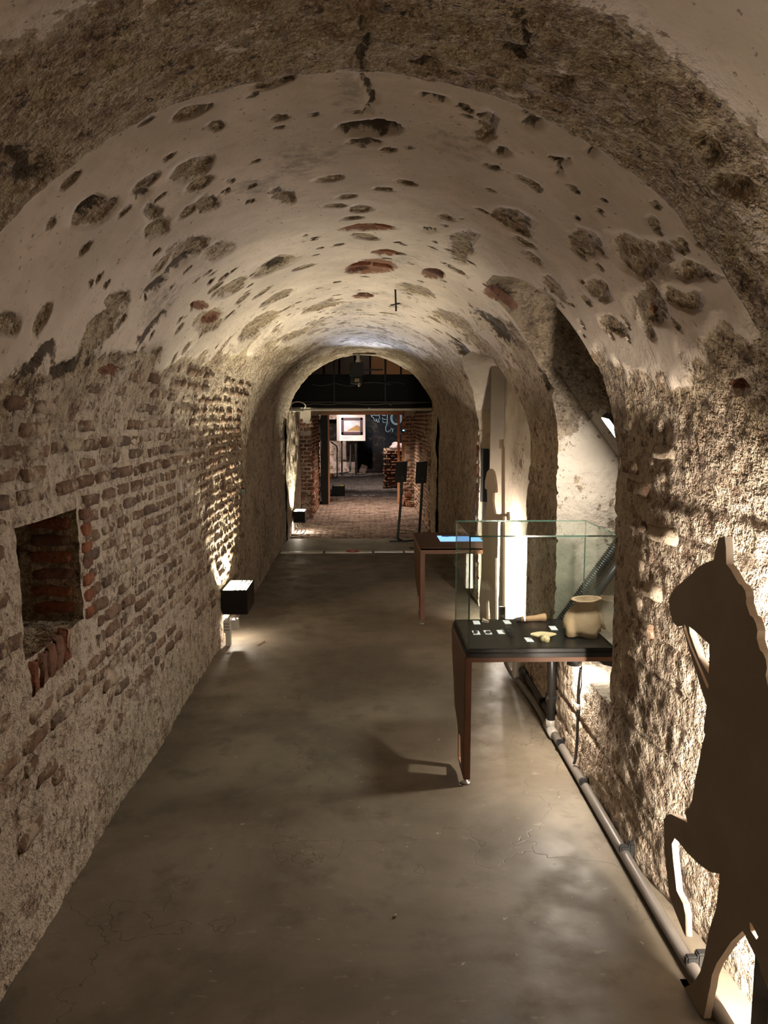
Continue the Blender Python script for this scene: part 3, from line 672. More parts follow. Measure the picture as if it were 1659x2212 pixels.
b = MB(); b.box((-1.08, 11.05, 1.772), (-0.86, 11.14, 1.80), 0.004); b.build('bracket', M_WHITEP, led)
cb_ = MB(); cb_.tube(spline([(-0.88, 11.12, 1.80), (-0.83, 11.10, 1.86), (-0.90, 11.09, 1.905), (-1.0, 11.09, 1.90), (-1.04, 11.09, 1.85), (-1.02, 11.09, 1.79), (-0.98, 11.10, 1.77)], 8), 0.009, 8)
tag(cb_.build('cable_loop', M_WHITEP, None, True), 'white cable looped over the left end of the pale ledge', 'cable')
cb_ = MB(); cb_.tube(spline([(-0.85, 11.16, 1.86), (-0.7, 11.15, 1.883), (-0.5, 11.15, 1.872), (-0.3, 11.15, 1.888), (0.1, 11.15, 1.872), (0.36, 11.15, 1.885), (0.39, 11.15, 1.86), (0.41, 11.15, 1.882), (0.9, 11.15, 1.9)], 6), 0.006, 6)
tag(cb_.build('cable', M_PIPE, None, True), 'thin grey cable sagging along the black beam over the ledge', 'cable')
# lid of the passage and panelled space seen over the fascia
tag(MB().box((-1.4, 11.34, 1.86), (1.3, 15.2, 1.93)).build('ceiling_passage', M_FASC), kind='structure')
pan = tag(MB().box((-1.4, 13.4, 1.9), (1.4, 13.45, 3.0)).build('wall_panelled', M_FASC), kind='structure')
M_ORANGE = plain('orange_plywood', (0.55, 0.30, 0.15), 0.6, 0.12, 5); M_GREYPAN = plain('grey_mauve_panel', (0.20, 0.16, 0.15), 0.6, 0.12, 5)
for i in range(9):
    MB().box((-1.2 + i*0.265, 13.37, 1.95), (-0.965 + i*0.265, 13.40, 2.95), 0.004).build('wall_panel', M_ORANGE if i > 4 else M_GREYPAN, pan)
tag(MB().box((-1.5, 10.72, 2.98), (1.5, 13.5, 3.05)).build('ceiling_void', M_FASC), kind='structure')
lt = tag(thing('floodlight', 'small hidden floodlight above the black fascia lighting the panels', 'lamp', (0.5, 11.9, 2.1)))
b = MB(); b.box((0.42, 11.85, 2.02), (0.58, 11.95, 2.12), 0.01); b.build('body', M_MATT, lt)
b = MB(); b.add([(0.44, 11.955, 2.04), (0.56, 11.955, 2.04), (0.56, 11.955, 2.10), (0.44, 11.955, 2.10)], [(3, 2, 1, 0)]); b.build('lens', emit('warm_floodlight', (1, 0.75, 0.5), 110), lt)
# projector hanging from the last of the vault
pj = tag(thing('projector', 'black projector hung from the vault crown in front of the fascia', 'projector', (-0.09, 10.5, 2.3)))
b = MB(); b.box((-0.19, 10.42, 2.235), (0.0, 10.62, 2.42), 0.012); b.box((-0.18, 10.46, 2.14), (-0.02, 10.6, 2.235), 0.01); b.build('housing', M_MATT, pj)
b = MB(); b.lathe([(0.035, 0), (0.035, 0.03), (0.02, 0.05), (0.02, 0.12)], 14, (-0.075, 10.52, 2.415)); b.build('mount', M_WHITEP, pj)
b = MB(); b.box((0.0, 10.5, 2.315), (0.26, 10.53, 2.338), 0.003); b.build('arm', M_MATT, pj)
b = MB(); b.box((-0.12, 10.40, 2.165), (-0.06, 10.46, 2.205)); b.build('badge', plain('olive_sticker', (0.25, 0.20, 0.10), 0.6), pj)
b = MB(); b.tube([(-0.06, 10.40, 2.125), (-0.06, 10.46, 2.125)], 0.024, 14); b.build('lens', M_STEEL, pj, True)
ld = bpy.data.lights.new('projector_beam', 'SPOT'); ld.energy = 300; ld.spot_size = math.radians(30); ld.spot_blend = 0.8; ld.color = (0.72, 0.80, 1.0); ld.shadow_soft_size = 0.02
lo = bpy.data.objects.new('projector_beam', ld); COL.objects.link(lo); lo.location = (-0.06, 10.39, 2.125)
lo.rotation_euler = (Vector((0.15, 7.0, 2.62)) - Vector((-0.06, 10.39, 2.125))).to_track_quat('-Z', 'Y').to_euler(); attach(lo, pj)

# ---------------------------------------------------------------- the far room
d1 = tag(thing('door_1', None, None, (-0.8, 15.1, 0)), kind='structure')
b = MB(); b.box((-0.97, 15.02, 0), (-0.875, 15.12, 1.75)); b.build('leaf', M_BLACK, d1)
b = MB(); b.box((-0.83, 14.9, 0.0), (-0.70, 15.5, 1.73), 0.004); b.build('leaf', M_BLACK, d1)
b = MB(); b.box((-0.70, 15.02, 0), (-0.672, 15.10, 1.75), 0.003); b.build('frame_post', M_DOOR, d1)
b = MB(); b.box((0.655, 15.02, 0), (0.70, 15.10, 1.75), 0.003); b.build('frame_post', M_DOOR, d1)
b = MB(); b.box((0.735, 14.9, 0.55), (0.79, 15.0, 1.72), 0.003); b.build('frame_post', M_DOOR, d1)
b = MB(); b.box((-0.97, 15.0, 1.735), (0.79, 15.12, 1.80), 0.004); b.build('lintel', M_DOOR, d1)
b = MB(); b.tube([(-0.85, 15.05, 1.70), (-0.85, 15.04, 1.2), (-0.84, 15.05, 0.7), (-0.845, 15.04, 0.3), (-0.87, 15.0, 0.06), (-0.94, 14.97, 0.02)], 0.008, 6); b.build('cable', M_WHITEP, d1)
ss = tag(thing('sensor', 'small black sensor with blue lit display on the right door post', 'sensor', (0.765, 14.86, 1.43)))
b = MB(); b.box((0.725, 14.85, 1.39), (0.80, 14.9, 1.48), 0.005); b.build('body', M_MATT, ss)
b = MB(); b.box((0.742, 14.846, 1.425), (0.785, 14.852, 1.45)); b.build('display', emit('blue_display', (0.35, 0.75, 1.0), 1.6), ss)
fm = tag(MB().box((-2.4, 15.25, 0), (-0.98, 15.4, 2.5)).build('wall_front', M_WALL), kind='structure')
tag(MB().box((0.8, 15.25, 0), (2.7, 15.4, 2.5)).build('wall_front', M_WALL), kind='structure')
tag(MB().box((-0.99, 15.22, 1.80), (0.9, 15.4, 2.5)).build('wall_front', M_WALL), kind='structure')
M_WHITEWASH = masonry('whitewashed_brick', plaster=(0.66, 0.55, 0.50), mortar=(0.60, 0.48, 0.43), blotch=0.2)
M_DARKWALL = masonry('dark_far_wall', plaster=(0.035, 0.031, 0.032), base=(0.028, 0.022, 0.02), mortar=(0.045, 0.038, 0.035), wmortar=(0.05, 0.042, 0.04), wbase=(0.03, 0.025, 0.022), rich=0.1)  # near-black all over, for the far wall and the room sides
bw = rough_wall('wall_far', 'y', 23.95, -2.4, 2.7, 0, 2.5, M_DARKWALL, 0.4, 0.06)
lw = rough_wall('whitewashed_wall', 'y', 23.5, -2.3, -0.30, -0.02, 0.97, M_WHITEWASH, 0.5, 0.05, kind=None, parent=bw, amp=0.06)
lw = rough_wall('whitewashed_pier', 'y', 23.5, -0.42, -0.20, -0.02, 2.4, M_WHITEWASH, 0.46, 0.05, kind=None, parent=bw, amp=0.05)
lw = rough_wall('whitewashed_head', 'y', 23.5, -2.3, -0.72, 1.62, 2.4, M_WHITEWASH, 0.42, 0.05, kind=None, parent=bw, amp=0.06)
tag(MB().box((-2.5, 15.3, 0), (-2.35, 24.1, 2.5)).build('wall_left', M_DARKWALL), kind='structure')
tag(MB().box((2.6, 15.3, 0), (2.75, 24.1, 2.5)).build('wall_right', M_DARKWALL), kind='structure')
tag(MB().box((-2.5, 15.2, 2.45), (2.75, 24.1, 2.55)).build('ceiling_room', M_FASC), kind='structure')
# line drawing on the dark wall
M_CHALK = plain('chalk_line', (0.80, 0.90, 0.95), 0.9)
art = tag(thing('wall_drawing', 'white line drawing of hands and a round outline on the dark far wall', 'drawing', (0.7, 23.9, 1.4)))
for pts in ([(0.20, 1.80), (0.24, 1.70), (0.30, 1.66), (0.32, 1.58), (0.38, 1.56), (0.37, 1.64), (0.43, 1.52), (0.47, 1.53), (0.44, 1.64), (0.50, 1.62), (0.47, 1.72), (0.50, 1.80)],
            [(0.55, 1.78), (0.57, 1.74), (0.68, 1.73)], [(0.58, 1.68), (0.58, 1.62), (0.69, 1.61)], [(0.58, 1.58), (0.59, 1.52), (0.72, 1.52), (0.73, 1.80)],
            [(0.72, 1.52), (0.67, 1.36), (0.68, 1.26), (0.74, 1.22), (0.77, 1.27), (0.80, 1.24), (0.85, 1.36), (0.89, 1.22), (0.90, 1.34)],
            [(1.0 + 0.17*math.cos(t), 1.66 + 0.21*math.sin(t)) for t in [i*math.pi/14 for i in range(0, 29)]],
            [(1.0 + 0.135*math.cos(t), 1.66 + 0.175*math.sin(t)) for t in [i*math.pi/14 for i in range(0, 29)]],
            [(0.22, 1.72), (0.30, 1.75), (0.40, 1.73), (0.52, 1.78)]):
    b = MB(); b.tube([(x, 23.90, z) for x, z in pts], 0.011, 5); b.build('line', M_CHALK, art)
# painting on its stand
ps = tag(thing('picture_stand', 'white display panel on two black posts holding a framed landscape', 'display stand', (-0.4, 22.4, 0)))
b = MB(); b.box((-0.70, 22.32, 1.005), (0.04, 22.5, 1.85)); b.add([(-0.70, 22.32, 1.005), (-0.70, 22.32, 1.85), (-0.79, 22.5, 1.85), (-0.79, 22.5, 1.005)], [(0, 1, 2, 3)]); b.build('panel', plain('white_board', (0.80, 0.74, 0.71), 0.6, 0.03), ps)
for x in (-0.645, -0.24):
    b = MB(); b.box((x-0.025, 22.42, 0), (x+0.025, 22.47, 1.02)); b.build('post', M_MATT, ps)
b = MB(); b.box((-0.645, 22.43, 0.40), (-0.24, 22.46, 0.44)); b.build('crossbar', M_MATT, ps)
b = MB()
for i in range(2): b.box((-0.63, 22.317, 1.10 - i*0.03), (-0.33 - i*0.1, 22.321, 1.112 - i*0.03))
b.build('caption', plain('grey_print', (0.45, 0.42, 0.42), 0.8), ps)
pt = tag(thing('painting', 'landscape painting in a dark purple frame on the white panel', 'painting', (-0.345, 22.3, 1.43)))
x0, x1, z0, z1 = -0.655, -0.035, 1.19, 1.672; w_ = 0.075
M_FRAME = plain('purple_brown_frame', (0.075, 0.04, 0.05), 0.4, 0.2, 20)
for a, c in (((x0, z0), (x1, z0 + w_)), ((x0, z1 - w_), (x1, z1)), ((x0, z0), (x0 + w_, z1)), ((x1 - w_, z0), (x1, z1))):
    b = MB(); b.box((a[0], 22.27, a[1]), (c[0], 22.32, c[1]), 0.012); b.build('frame_rail', M_FRAME, pt)
k = NT('landscape_canvas'); p = k.pos(); sx = k.n('SeparateXYZ', {0: p}); X, Zc = sx.outputs[0], sx.outputs[2]
sky = k.mix(k.step(k.noise(k.scaled(p, 6, 1, 9), 1, 4), 0.42, 0.62), (0.42, 0.46, 0.54), (0.66, 0.62, 0.60))
hill = k.math('SUBTRACT', 0.17, k.math('MULTIPLY', k.math('ABSOLUTE', k.math('ADD', X, 0.20)), 0.55))
hn = k.math('ADD', hill, k.math('MULTIPLY', k.noise(p, 22, 3), 0.05))
isl = k.math('LESS_THAN', k.math('SUBTRACT', Zc, 1.285), k.math('SUBTRACT', hn, 0.02))
cnv = k.mix(isl, sky, k.mix(k.noise(p, 30), (0.20, 0.11, 0.04), (0.42, 0.27, 0.10)))
cnv = k.mix(k.math('LESS_THAN', Zc, 1.295), cnv, (0.42, 0.38, 0.36))
MB().box((x0 + w_*.9, 22.295, z0 + w_*.9), (x1 - w_*.9, 22.31, z1 - w_*.9)).build('canvas', k.done(cnv, 0.6), pt)
# things standing about in the far room
bx = tag(thing('light_box', 'black box with grey and yellow top on the dark far paving', 'box', (-0.56, 16.6, 0)))
b = MB(); b.box((-0.69, 16.47, 0), (-0.42, 16.85, 0.215), 0.006); b.build('body', M_MATT, bx)
b = MB(); b.box((-0.66, 16.49, 0.215), (-0.53, 16.83, 0.219)); b.build('top_panel', plain('grey_lid', (0.33, 0.31, 0.30), 0.6), bx)
b = MB(); b.box((-0.53, 16.49, 0.215), (-0.44, 16.83, 0.219)); b.build('top_panel', plain('yellow_lid', (0.60, 0.42, 0.06), 0.6), bx)
bx = tag(thing('light_box', 'small orange topped box low against the whitewashed far wall', 'box', (-1.1, 21.8, 0)))
b = MB(); b.box((-1.2, 21.7, 0), (-0.86, 22.1, 0.09), 0.006); b.build('body', plain('orange_box', (0.45, 0.22, 0.07), 0.6), bx)
b = MB(); b.box((-1.17, 21.72, 0.09), (-0.95, 22.05, 0.094)); b.build('top_panel', plain('olive_lid', (0.42, 0.36, 0.08), 0.6), bx)
rl = MB(); rl.tube(spline([(-0.93, 21.3, 1.02), (-0.80, 21.3, 0.93), (-0.745, 21.3, 0.86), (-0.745, 21.3, 0.6), (-0.745, 21.3, 0.2), (-0.75, 21.28, 0.05), (-0.80, 21.25, -0.0), (-0.87, 21.25, 0.02)], 6), 0.016, 8)
tag(rl.build('handrail', M_MATT, None, True), 'bent black tube rail left of the picture stand', 'rail')
rl = MB(); rl.tube([(-0.72, 22.2, 0.07), (-0.5, 22.3, 0.09), (-0.40, 22.3, 0.12), (-0.39, 22.35, 0.9)], 0.022, 8)
tag(rl.build('pipe', M_BPIPE, None, True), 'black pipe rising behind the picture stand legs', 'pipe')
mb_ = tag(thing('masonry_block', 'low broken masonry block on the right of the far room', 'masonry', (0.8, 18.5, 0)))
b = MB(); b.box((0.50, 18.25, 0), (1.15, 19.4, 0.92), 0.05); b.build('body', M_PALEBRICK, mb_)
coursed('brickwork', Matrix(((0, 0, -1, 0.50), (-1, 0, 0, 19.4), (0, 1, 0, 0), (0, 0, 0, 1))), 1.15, 0.9, M_PALEBRICK, mb_)
coursed('brickwork', Matrix(((1, 0, 0, 0.5), (0, 0, -1, 18.24), (0, 1, 0, 0), (0, 0, 0, 1))), 0.62, 0.9, M_JAMBRED, mb_)
sk = tag(thing('cloth_heap', 'grey white heap lying on top of the masonry block', 'cloth', (0.82, 18.6, 0.95)))
import bmesh
bm = bmesh.new(); bmesh.ops.create_icosphere(bm, subdivisions=3, radius=0.16)
for v in bm.verts: v.co = Vector((v.co.x*1.0, v.co.y*1.3, max(v.co.z*0.8, -0.04))) * (1 + 0.25*math.sin(v.co.x*31 + v.co.y*17)*math.cos(v.co.z*27)); v.co += Vector((0.80, 18.55, 0.96))
bm.verts.index_update(); b = MB(); b.add([v.co for v in bm.verts], [[v.index for v in f.verts] for f in bm.faces]); bm.free(); b.build('cloth', plain('grey_cloth', (0.42, 0.37, 0.37), 0.9), sk, True)
for i, x in enumerate((-0.245, -0.055, 0.115)):
    tag(MB().box((x, 16.50, 0.004), (x + 0.115, 16.56, 0.014)).build('floor_marker', plain('white_marker', (0.75, 0.72, 0.7), 0.6)), ('left white dash laid on the dark far paving', 'middle white dash laid on the dark far paving', 'right white dash laid on the dark far paving')[i], 'floor marker', 'white dashes on the far paving')
b = MB(); b.obox((-0.62, 15.55, 0.03), (0.16, 0.10, 0.05), Matrix.Rotation(0.3, 3, 'Z'), 0.008)
tag(b.build('loose_brick', M_BRICK), 'loose pale brick lying at the foot of the open black door', 'brick')
sl = MB(); sl.obox((-0.02, 23.3, 0.12), (0.20, 0.06, 0.26), Matrix.Rotation(0.35, 3, 'Y') @ Matrix.Rotation(-.2, 3, 'X'), 0.015)
tag(sl.build('stone_slab', plain('grey_stone', (0.11, 0.08, 0.065), 0.9)), 'stone slab leaning at the base of the dark far wall', 'stone')
def spot(name, label, loc, target, power, size, blend, col, r=0.04):
    t = tag(thing(name, label, 'lamp', loc))
    d = (Vector(target) - Vector(loc)).normalized(); q = d.to_track_quat('-Z', 'Y')
    b = MB(); b.tube([Vector(loc) - d*0.10, Vector(loc) - d*0.01], r, 14); b.build('can', M_MATT, t, True)
    ld = bpy.data.lights.new('spot_beam', 'SPOT'); ld.energy = power; ld.spot_size = math.radians(size); ld.spot_blend = blend; ld.color = col; ld.shadow_soft_size = r*0.8
    lo = bpy.data.objects.new('spot_beam', ld); COL.objects.link(lo); lo.location = Vector(loc) + d*0.005; lo.rotation_euler = q.to_euler()
    attach(lo, t)
PINK = (1.0, 0.80, 0.70)
spot('ceiling_spotlight', 'ceiling spotlight aimed at the framed painting in the far room', (-0.3, 19.9, 2.38), (-0.36, 22.4, 1.35), 260*CELLAR, 34, 0.5, PINK)
spot('ceiling_spotlight', 'ceiling spotlight over the whitewashed wall of the far room', (-1.2, 20.8, 2.38), (-0.8, 23.5, 0.3), 260*CELLAR, 60, 0.6, PINK)
spot('ceiling_spotlight', 'ceiling spotlight over the dark paving of the far room', (0.4, 18.0, 2.38), (0.4, 19.2, 0), 230*CELLAR, 90, 0.8, PINK)
spot('ceiling_spotlight', 'ceiling spotlight just inside the door of the far room', (0.3, 16.2, 2.38), (0.2, 15.7, 0), 90*CELLAR, 100, 0.8, PINK)
spot('ceiling_spotlight', 'added spotlight that brightens the wall drawing', (0.9, 21.2, 2.38), (0.7, 23.9, 1.5), 150*CELLAR, 36, 0.7, (0.8, 0.9, 1.0))  # spot added so the drawn lines show
spot('ceiling_spotlight', 'spotlight under the passage lid before the door', (0.05, 14.1, 1.80), (0.15, 13.9, 0), 190*CELLAR, 120, 0.9, (1.0, 0.77, 0.62))
spot('ceiling_spotlight', 'spotlight under the passage lid near the fascia', (0.1, 12.2, 1.80), (0.1, 12.3, 0), 36*CELLAR, 125, 0.9, (1.0, 0.80, 0.66))

# ---------------------------------------------------------------- lamps
def disc(b, c, r, up=1, n=16):
    vs = [(c[0] + r*math.cos(2*math.pi*i/n), c[1] + r*math.sin(2*math.pi*i/n), c[2]) for i in range(n)]
    b.add(vs, [tuple(range(n)) if up > 0 else tuple(range(n))[::-1]]); return b
def box_uplighter(label, lo, hi, bulb, gain=1.0, down=0.35, group=None, bulb_r=0.03, depth=0.13, sections=3):
    (x0, y0, z0), (x1, y1, z1) = lo, hi; t_ = 0.006
    t = tag(thing('box_uplighter', label, 'lamp', ((x0+x1)/2, (y0+y1)/2, z0), group=group))
    b = MB()
    b.box((x0, y0, z0), (x1, y0+t_, z1)); b.box((x0, y1-t_, z0), (x1, y1, z1))
    b.box((x0, y0+t_, z0), (x0+t_, y1-t_, z1)); b.box((x1-t_, y0+t_, z0), (x1, y1-t_, z1))
    b.box((x0+t_, y0+t_, z0), (x1-t_, y1-t_, z0+t_)); b.build('body', M_BLACK, t)
    b = MB(); b.box((x0+t_, y0+t_, z1-0.012), (x1-t_, y1-t_, z1-0.008)); b.build('glass', M_FROST, t)
    for i in range(sections):
        x = x0 + (x1-x0)*(0.52 + 0.18*i) if x0 < 0 else x1 - (x1-x0)*(0.52 + 0.18*i)
        b = MB(); b.box((x-0.0025, y0+t_, z1-0.007), (x+0.0025, y1-t_, z1-0.001)); b.build('divider', M_MATT, t)
    e = M_BULB if gain == 1.0 else emit('bulb', WARM, LAMP*gain)
    b = disc(MB(), (bulb[0], bulb[1], z1-depth), bulb_r); b.build('bulb', e, t)
    b = MB(); b.lathe([(bulb_r*1.25, 0), (bulb_r*1.25, 0.02), (bulb_r*1.05, 0.024)], 14, (bulb[0], bulb[1], z1-depth-0.026)); b.build('lamp_holder', M_MATT, t)
    if down > 0:
        b = disc(MB(), (bulb[0], bulb[1], z0-0.004), 0.02, -1); b.build('lower_bulb', emit('lower_bulb', WARM, LAMP*down), t)
    return t
box_uplighter('black box uplighter on the brick wall left of the corridor, nearest one', (-1.06, 5.62, 0.235), (-0.872, 5.98, 0.42), (-1.0, 5.80), 2.4, 0.2, depth=0.150)
box_uplighter('black box uplighter at the far end of the left wall', (-1.03, 11.1, 0.17), (-0.86, 11.42, 0.335), (-0.97, 11.26), 2.6, 0.4)
nb = tag(thing('light_bar', 'upright light bar hidden behind the plumed soldier cutout', 'lamp', (1.066, 6.03, 0.02)))
b = MB(); b.box((1.046, 6.015, 0.02), (1.052, 6.05, 0.90)); b.build('light_shield', M_MATT, nb)  # added plate, screens the strip from the corridor side
b = MB(); b.box((1.055, 6.42, 0.0), (1.168, 6.43, 2.12)); b.build('shade_board', plain('brown_shade_board', (0.26, 0.22, 0.175), 0.8, 0.2, 8), nb)  # board added to keep the strip's light off the far jamb
b = MB(); b.tube([(1.066, 6.03, 0.03), (1.066, 6.03, 0.89)], 0.010, 12); b.build('strip', emit('niche_strip', (1, .88, .74), 560), nb, True)
box_uplighter('added unseen fill lamp in a black box, right wall beside the camera', (0.84, 0.70, 0.2), (1.0, 1.02, 0.38), (0.93, 0.86), 0.10, 0.05)  # out of view, added to light the near vault
box_uplighter('added unseen fill lamp in a black box, left wall behind the camera', (-1.05, -1.0, 0.2), (-0.87, -0.7, 0.38), (-0.95, -0.85), 0.10, 0.05)  # out-of-view fill added for the near end of the tunnel
# bar of light behind the animal cutout
lb = tag(thing('light_bar', 'upright light bar glowing on the wall behind the animal cutout', 'lamp', (1.05, 1.80, 0.05)))
b = MB(); b.box((1.040, 1.785, 0.05), (1.045, 1.865, 1.27)); b.build('light_shield', M_MATT, lb)  # added plate, blocks the strip's light toward the cutout edges
b = MB(); b.tube([(1.06, 1.80, 0.06), (1.06, 1.80, 1.26)], 0.010, 12); b.build('strip', emit('warm_strip', (1, .88, .74), 850), lb, True)
# small lamp under the showcase
ul = tag(thing('undertable_lamp', 'small warm lamp fixed under the right end of the glass showcase', 'lamp', (1.0, 3.5, 0.56)))
b = MB(); b.lathe([(0.035, 0.0), (0.035, 0.03), (0.02, 0.045)], 16, (0.985, 3.47, 0.545)); b.build('body', M_MATT, ul, True)
b = disc(MB(), (0.985, 3.47, 0.5435), 0.030, -1); b.build('lens', emit('undertable_glow', WARM, 1500), ul)
# lit panel in the first niche
nl = tag(thing('niche_lamp', 'white glowing lamp panel at the edge of the arched niche', 'lamp', (1.14, 3.5, 1.6)))
v = [(1.085, 3.42, 1.69), (1.112, 3.42, 1.69), (1.165, 3.46, 1.60), (1.165, 3.46, 1.53)]
b = MB(); q = [Vector(p_) for p_ in ((1.085, 3.40, 1.69), (1.11, 3.60, 1.70), (1.225, 3.60, 1.548), (1.20, 3.40, 1.538))]
n_v = (q[1]-q[0]).cross(q[3]-q[0]).normalized(); n_v = n_v if n_v.x < 0 else -n_v
b.add(q + [p_ - n_v*0.03 for p_ in q], [(0, 1, 2, 3), (7, 6, 5, 4), (0, 4, 5, 1), (1, 5, 6, 2), (2, 6, 7, 3), (3, 7, 4, 0)]); b.build('body', M_MATT, nl)
c_ = sum(q, Vector())/4; qq = [c_ + (p_-c_)*0.94 + n_v*0.002 for p_ in q]
b = MB(); b.add(qq, [(0, 1, 2, 3)])
if (qq[1]-qq[0]).cross(qq[2]-qq[0]).dot(n_v) < 0: b.f = [(3, 2, 1, 0)]
b.build('lit_face', emit('cool_panel', (1.0, 0.94, 0.86), 190), nl)
b = MB(); b.box((1.20, 3.42, 1.60), (1.40, 3.46, 1.63)); b.build('arm', M_MATT, nl)

# ---------------------------------------------------------------- glass showcase on its table
sc_ = tag(thing('showcase', 'glass showcase on a brown one-legged table, black inside', 'display case', (0.8, 3.64, 0)))
LEGP = [(3.375, 0.612), (3.90, 0.612), (3.885, 0.50), (3.84, 0.43), (3.74, 0.245), (3.64, 0.21), (3.60, 0.185), (3.585, 0.05), (3.52, 0.03), (3.375, 0.03)]
SLOT = [(3.565, 0.175), (3.505, 0.185), (3.475, 0.06), (3.555, 0.055)]
cutout('leg_panel', LEGP, [SLOT], 0.014, ((0.456, 0, 0), (0, 1, 0), (0, 0, 1), (1, 0, 0)), (M_BROWN, M_EDGEWOOD), sc_)
b = MB(); b.box((0.456, 3.370, 0.03), (0.487, 3.385, 0.592), 0.002); b.build('leg_front', M_BROWN, sc_)
b = MB(); b.box((0.456, 3.372, 0.590), (1.155, 3.39, 0.613), 0.002); b.build('apron', M_BROWN, sc_)
b = MB(); b.box((0.456, 3.885, 0.57), (1.155, 3.90, 0.613)); b.build('apron', M_BROWN, sc_)
ft = MB(); ft.lathe([(0.024, 0.0), (0.024, 0.004), (0.014, 0.010), (0.005, 0.012), (0.005, 0.04)], 18, (0.472, 3.40, 0.001)); ft.build('levelling_foot', M_STEEL, sc_, True)
b = MB(); b.box((0.460, 3.372, 0.612), (1.158, 3.905, 0.632), 0.002); b.build('lower_frame', M_BLACK, sc_)
b = MB(); b.box((0.468, 3.380, 0.632), (1.150, 3.898, 0.650), 0.002); b.build('deck', M_BLACK, sc_)
b = MB(); b.add([(1.04, 3.40, 0.612), (1.16, 3.40, 0.612), (1.16, 3.40, 0.55), (1.10, 3.40, 0.565), (1.04, 3.46, 0.612), (1.16, 3.46, 0.612), (1.16, 3.46, 0.55), (1.10, 3.46, 0.565)],
      [(0, 3, 2, 1), (4, 5, 6, 7), (0, 1, 5, 4), (1, 2, 6, 5), (2, 3, 7, 6), (3, 0, 4, 7)]); b.build('wall_bracket', M_MATT, sc_)
def pane(a, c, thin):
    b = MB(); b.box(a, c); b.mi = [0 if {0: i in (0, 1), 1: i in (2, 3), 2: i in (4, 5)}[thin] else 1 for i in range(6)]
    return b.build('glass_pane', [M_GLASS, M_GEDGE], sc_)
gx0, gx1, gy0, gy1, gz0, gz1, gt = 0.470, 1.142, 3.382, 3.892, 0.650, 1.172, 0.007
pane((gx0, gy0, gz0), (gx1, gy0+gt, gz1-gt), 1); pane((gx0, gy1-gt, gz0), (gx1, gy1, gz1-gt), 1)
pane((gx0, gy0+gt, gz0), (gx0+gt, gy1-gt, gz1-gt), 0); pane((gx1-gt, gy0+gt, gz0), (gx1, gy1-gt, gz1-gt), 0)
pane((gx0, gy0, gz1-gt), (gx1, gy1, gz1), 2)
DZ = 0.6505
CARDL = ['blank topped white caption card at the back left corner of the showcase', 'white caption card at the back of the showcase beside the clay pipe stem',
         'white card carrying a dark chip, front row left in the showcase', 'white card carrying a small dark ring in the showcase',
         'white caption card beside the black tweezers', 'white caption card left of the broken jar neck', 'white caption card at the front beside the yellow sherd']
for (x, y), l in zip(((0.574, 3.826), (0.732, 3.832), (0.545, 3.640), (0.603, 3.645), (0.668, 3.650), (0.942, 3.715), (0.778, 3.515)), CARDL):
    me = MB(); me.box((-0.017, -0.033, 0), (0.017, 0.033, 0.003), 0.0006); o = me.build('caption_card', M_CARD)
    o.location = (x, y, DZ); o.rotation_euler.z = rnd.uniform(-.04, .04); tag(o, l, 'card', 'caption cards in the showcase')
def ico(name, mat, c, r, sc, seed, label, cat, amp=0.2, sub=2, smooth=True, rz=0):
    bm = bmesh.new(); bmesh.ops.create_icosphere(bm, subdivisions=sub, radius=1); rr = random.Random(seed); ph = [rr.uniform(0, 6) for _ in range(6)]
    for v in bm.verts:
        q_ = v.co.copy(); f = 1 + amp*(math.sin(3*q_.x + ph[0])*math.cos(4*q_.y + ph[1]) + 0.5*math.sin(7*q_.z + ph[2] + 5*q_.x))
        v.co = Vector((q_.x*sc[0], q_.y*sc[1], max(q_.z, -0.55)*sc[2]))*r*f
    zmin = min(v.co.z for v in bm.verts)
    R_ = Matrix.Rotation(rz, 3, 'Z')
    for v in bm.verts: v.co = R_ @ v.co + Vector((c[0], c[1], c[2] - zmin))
    bm.verts.index_update(); b = MB(); b.add([v.co for v in bm.verts], [[v.index for v in f.verts] for f in bm.faces]); bm.free()
    return tag(b.build(name, mat, None, smooth), label, cat)
M_DARKCHIP = plain('dark_chip', (0.05, 0.04, 0.035), 0.6)
ico('bone_chip', M_DARKCHIP, (0.541, 3.625, DZ + 0.003), 0.010, (1.1, 1, .9), 5, 'small dark chip lying on a white card in the showcase', 'artefact', 0.3, 2, False)
b = MB(); b.tube([(0.603 + 0.010*math.cos(t), 3.632 + 0.012*math.sin(t), DZ + 0.0075) for t in [i*math.pi/12 for i in range(23)]], 0.0035, 8)
tag(b.build('ring', M_DARKCHIP, None, True), 'small open dark ring lying on a white card in the showcase', 'artefact')
b = MB()
b.add([(0.602, 3.845, DZ), (0.632, 3.822, DZ), (0.640, 3.84, DZ), (0.615, 3.862, DZ), (0.606, 3.846, DZ + .012), (0.633, 3.824, DZ + .010), (0.641, 3.842, DZ + .006), (0.612, 3.862, DZ + .017)],
      [(3, 2, 1, 0), (4, 5, 6, 7), (0, 1, 5, 4), (1, 2, 6, 5), (2, 3, 7, 6), (3, 0, 4, 7)])
tag(b.build('pottery_sherd', M_SHARD), 'small two-toned angular sherd right of the back left card', 'artefact')
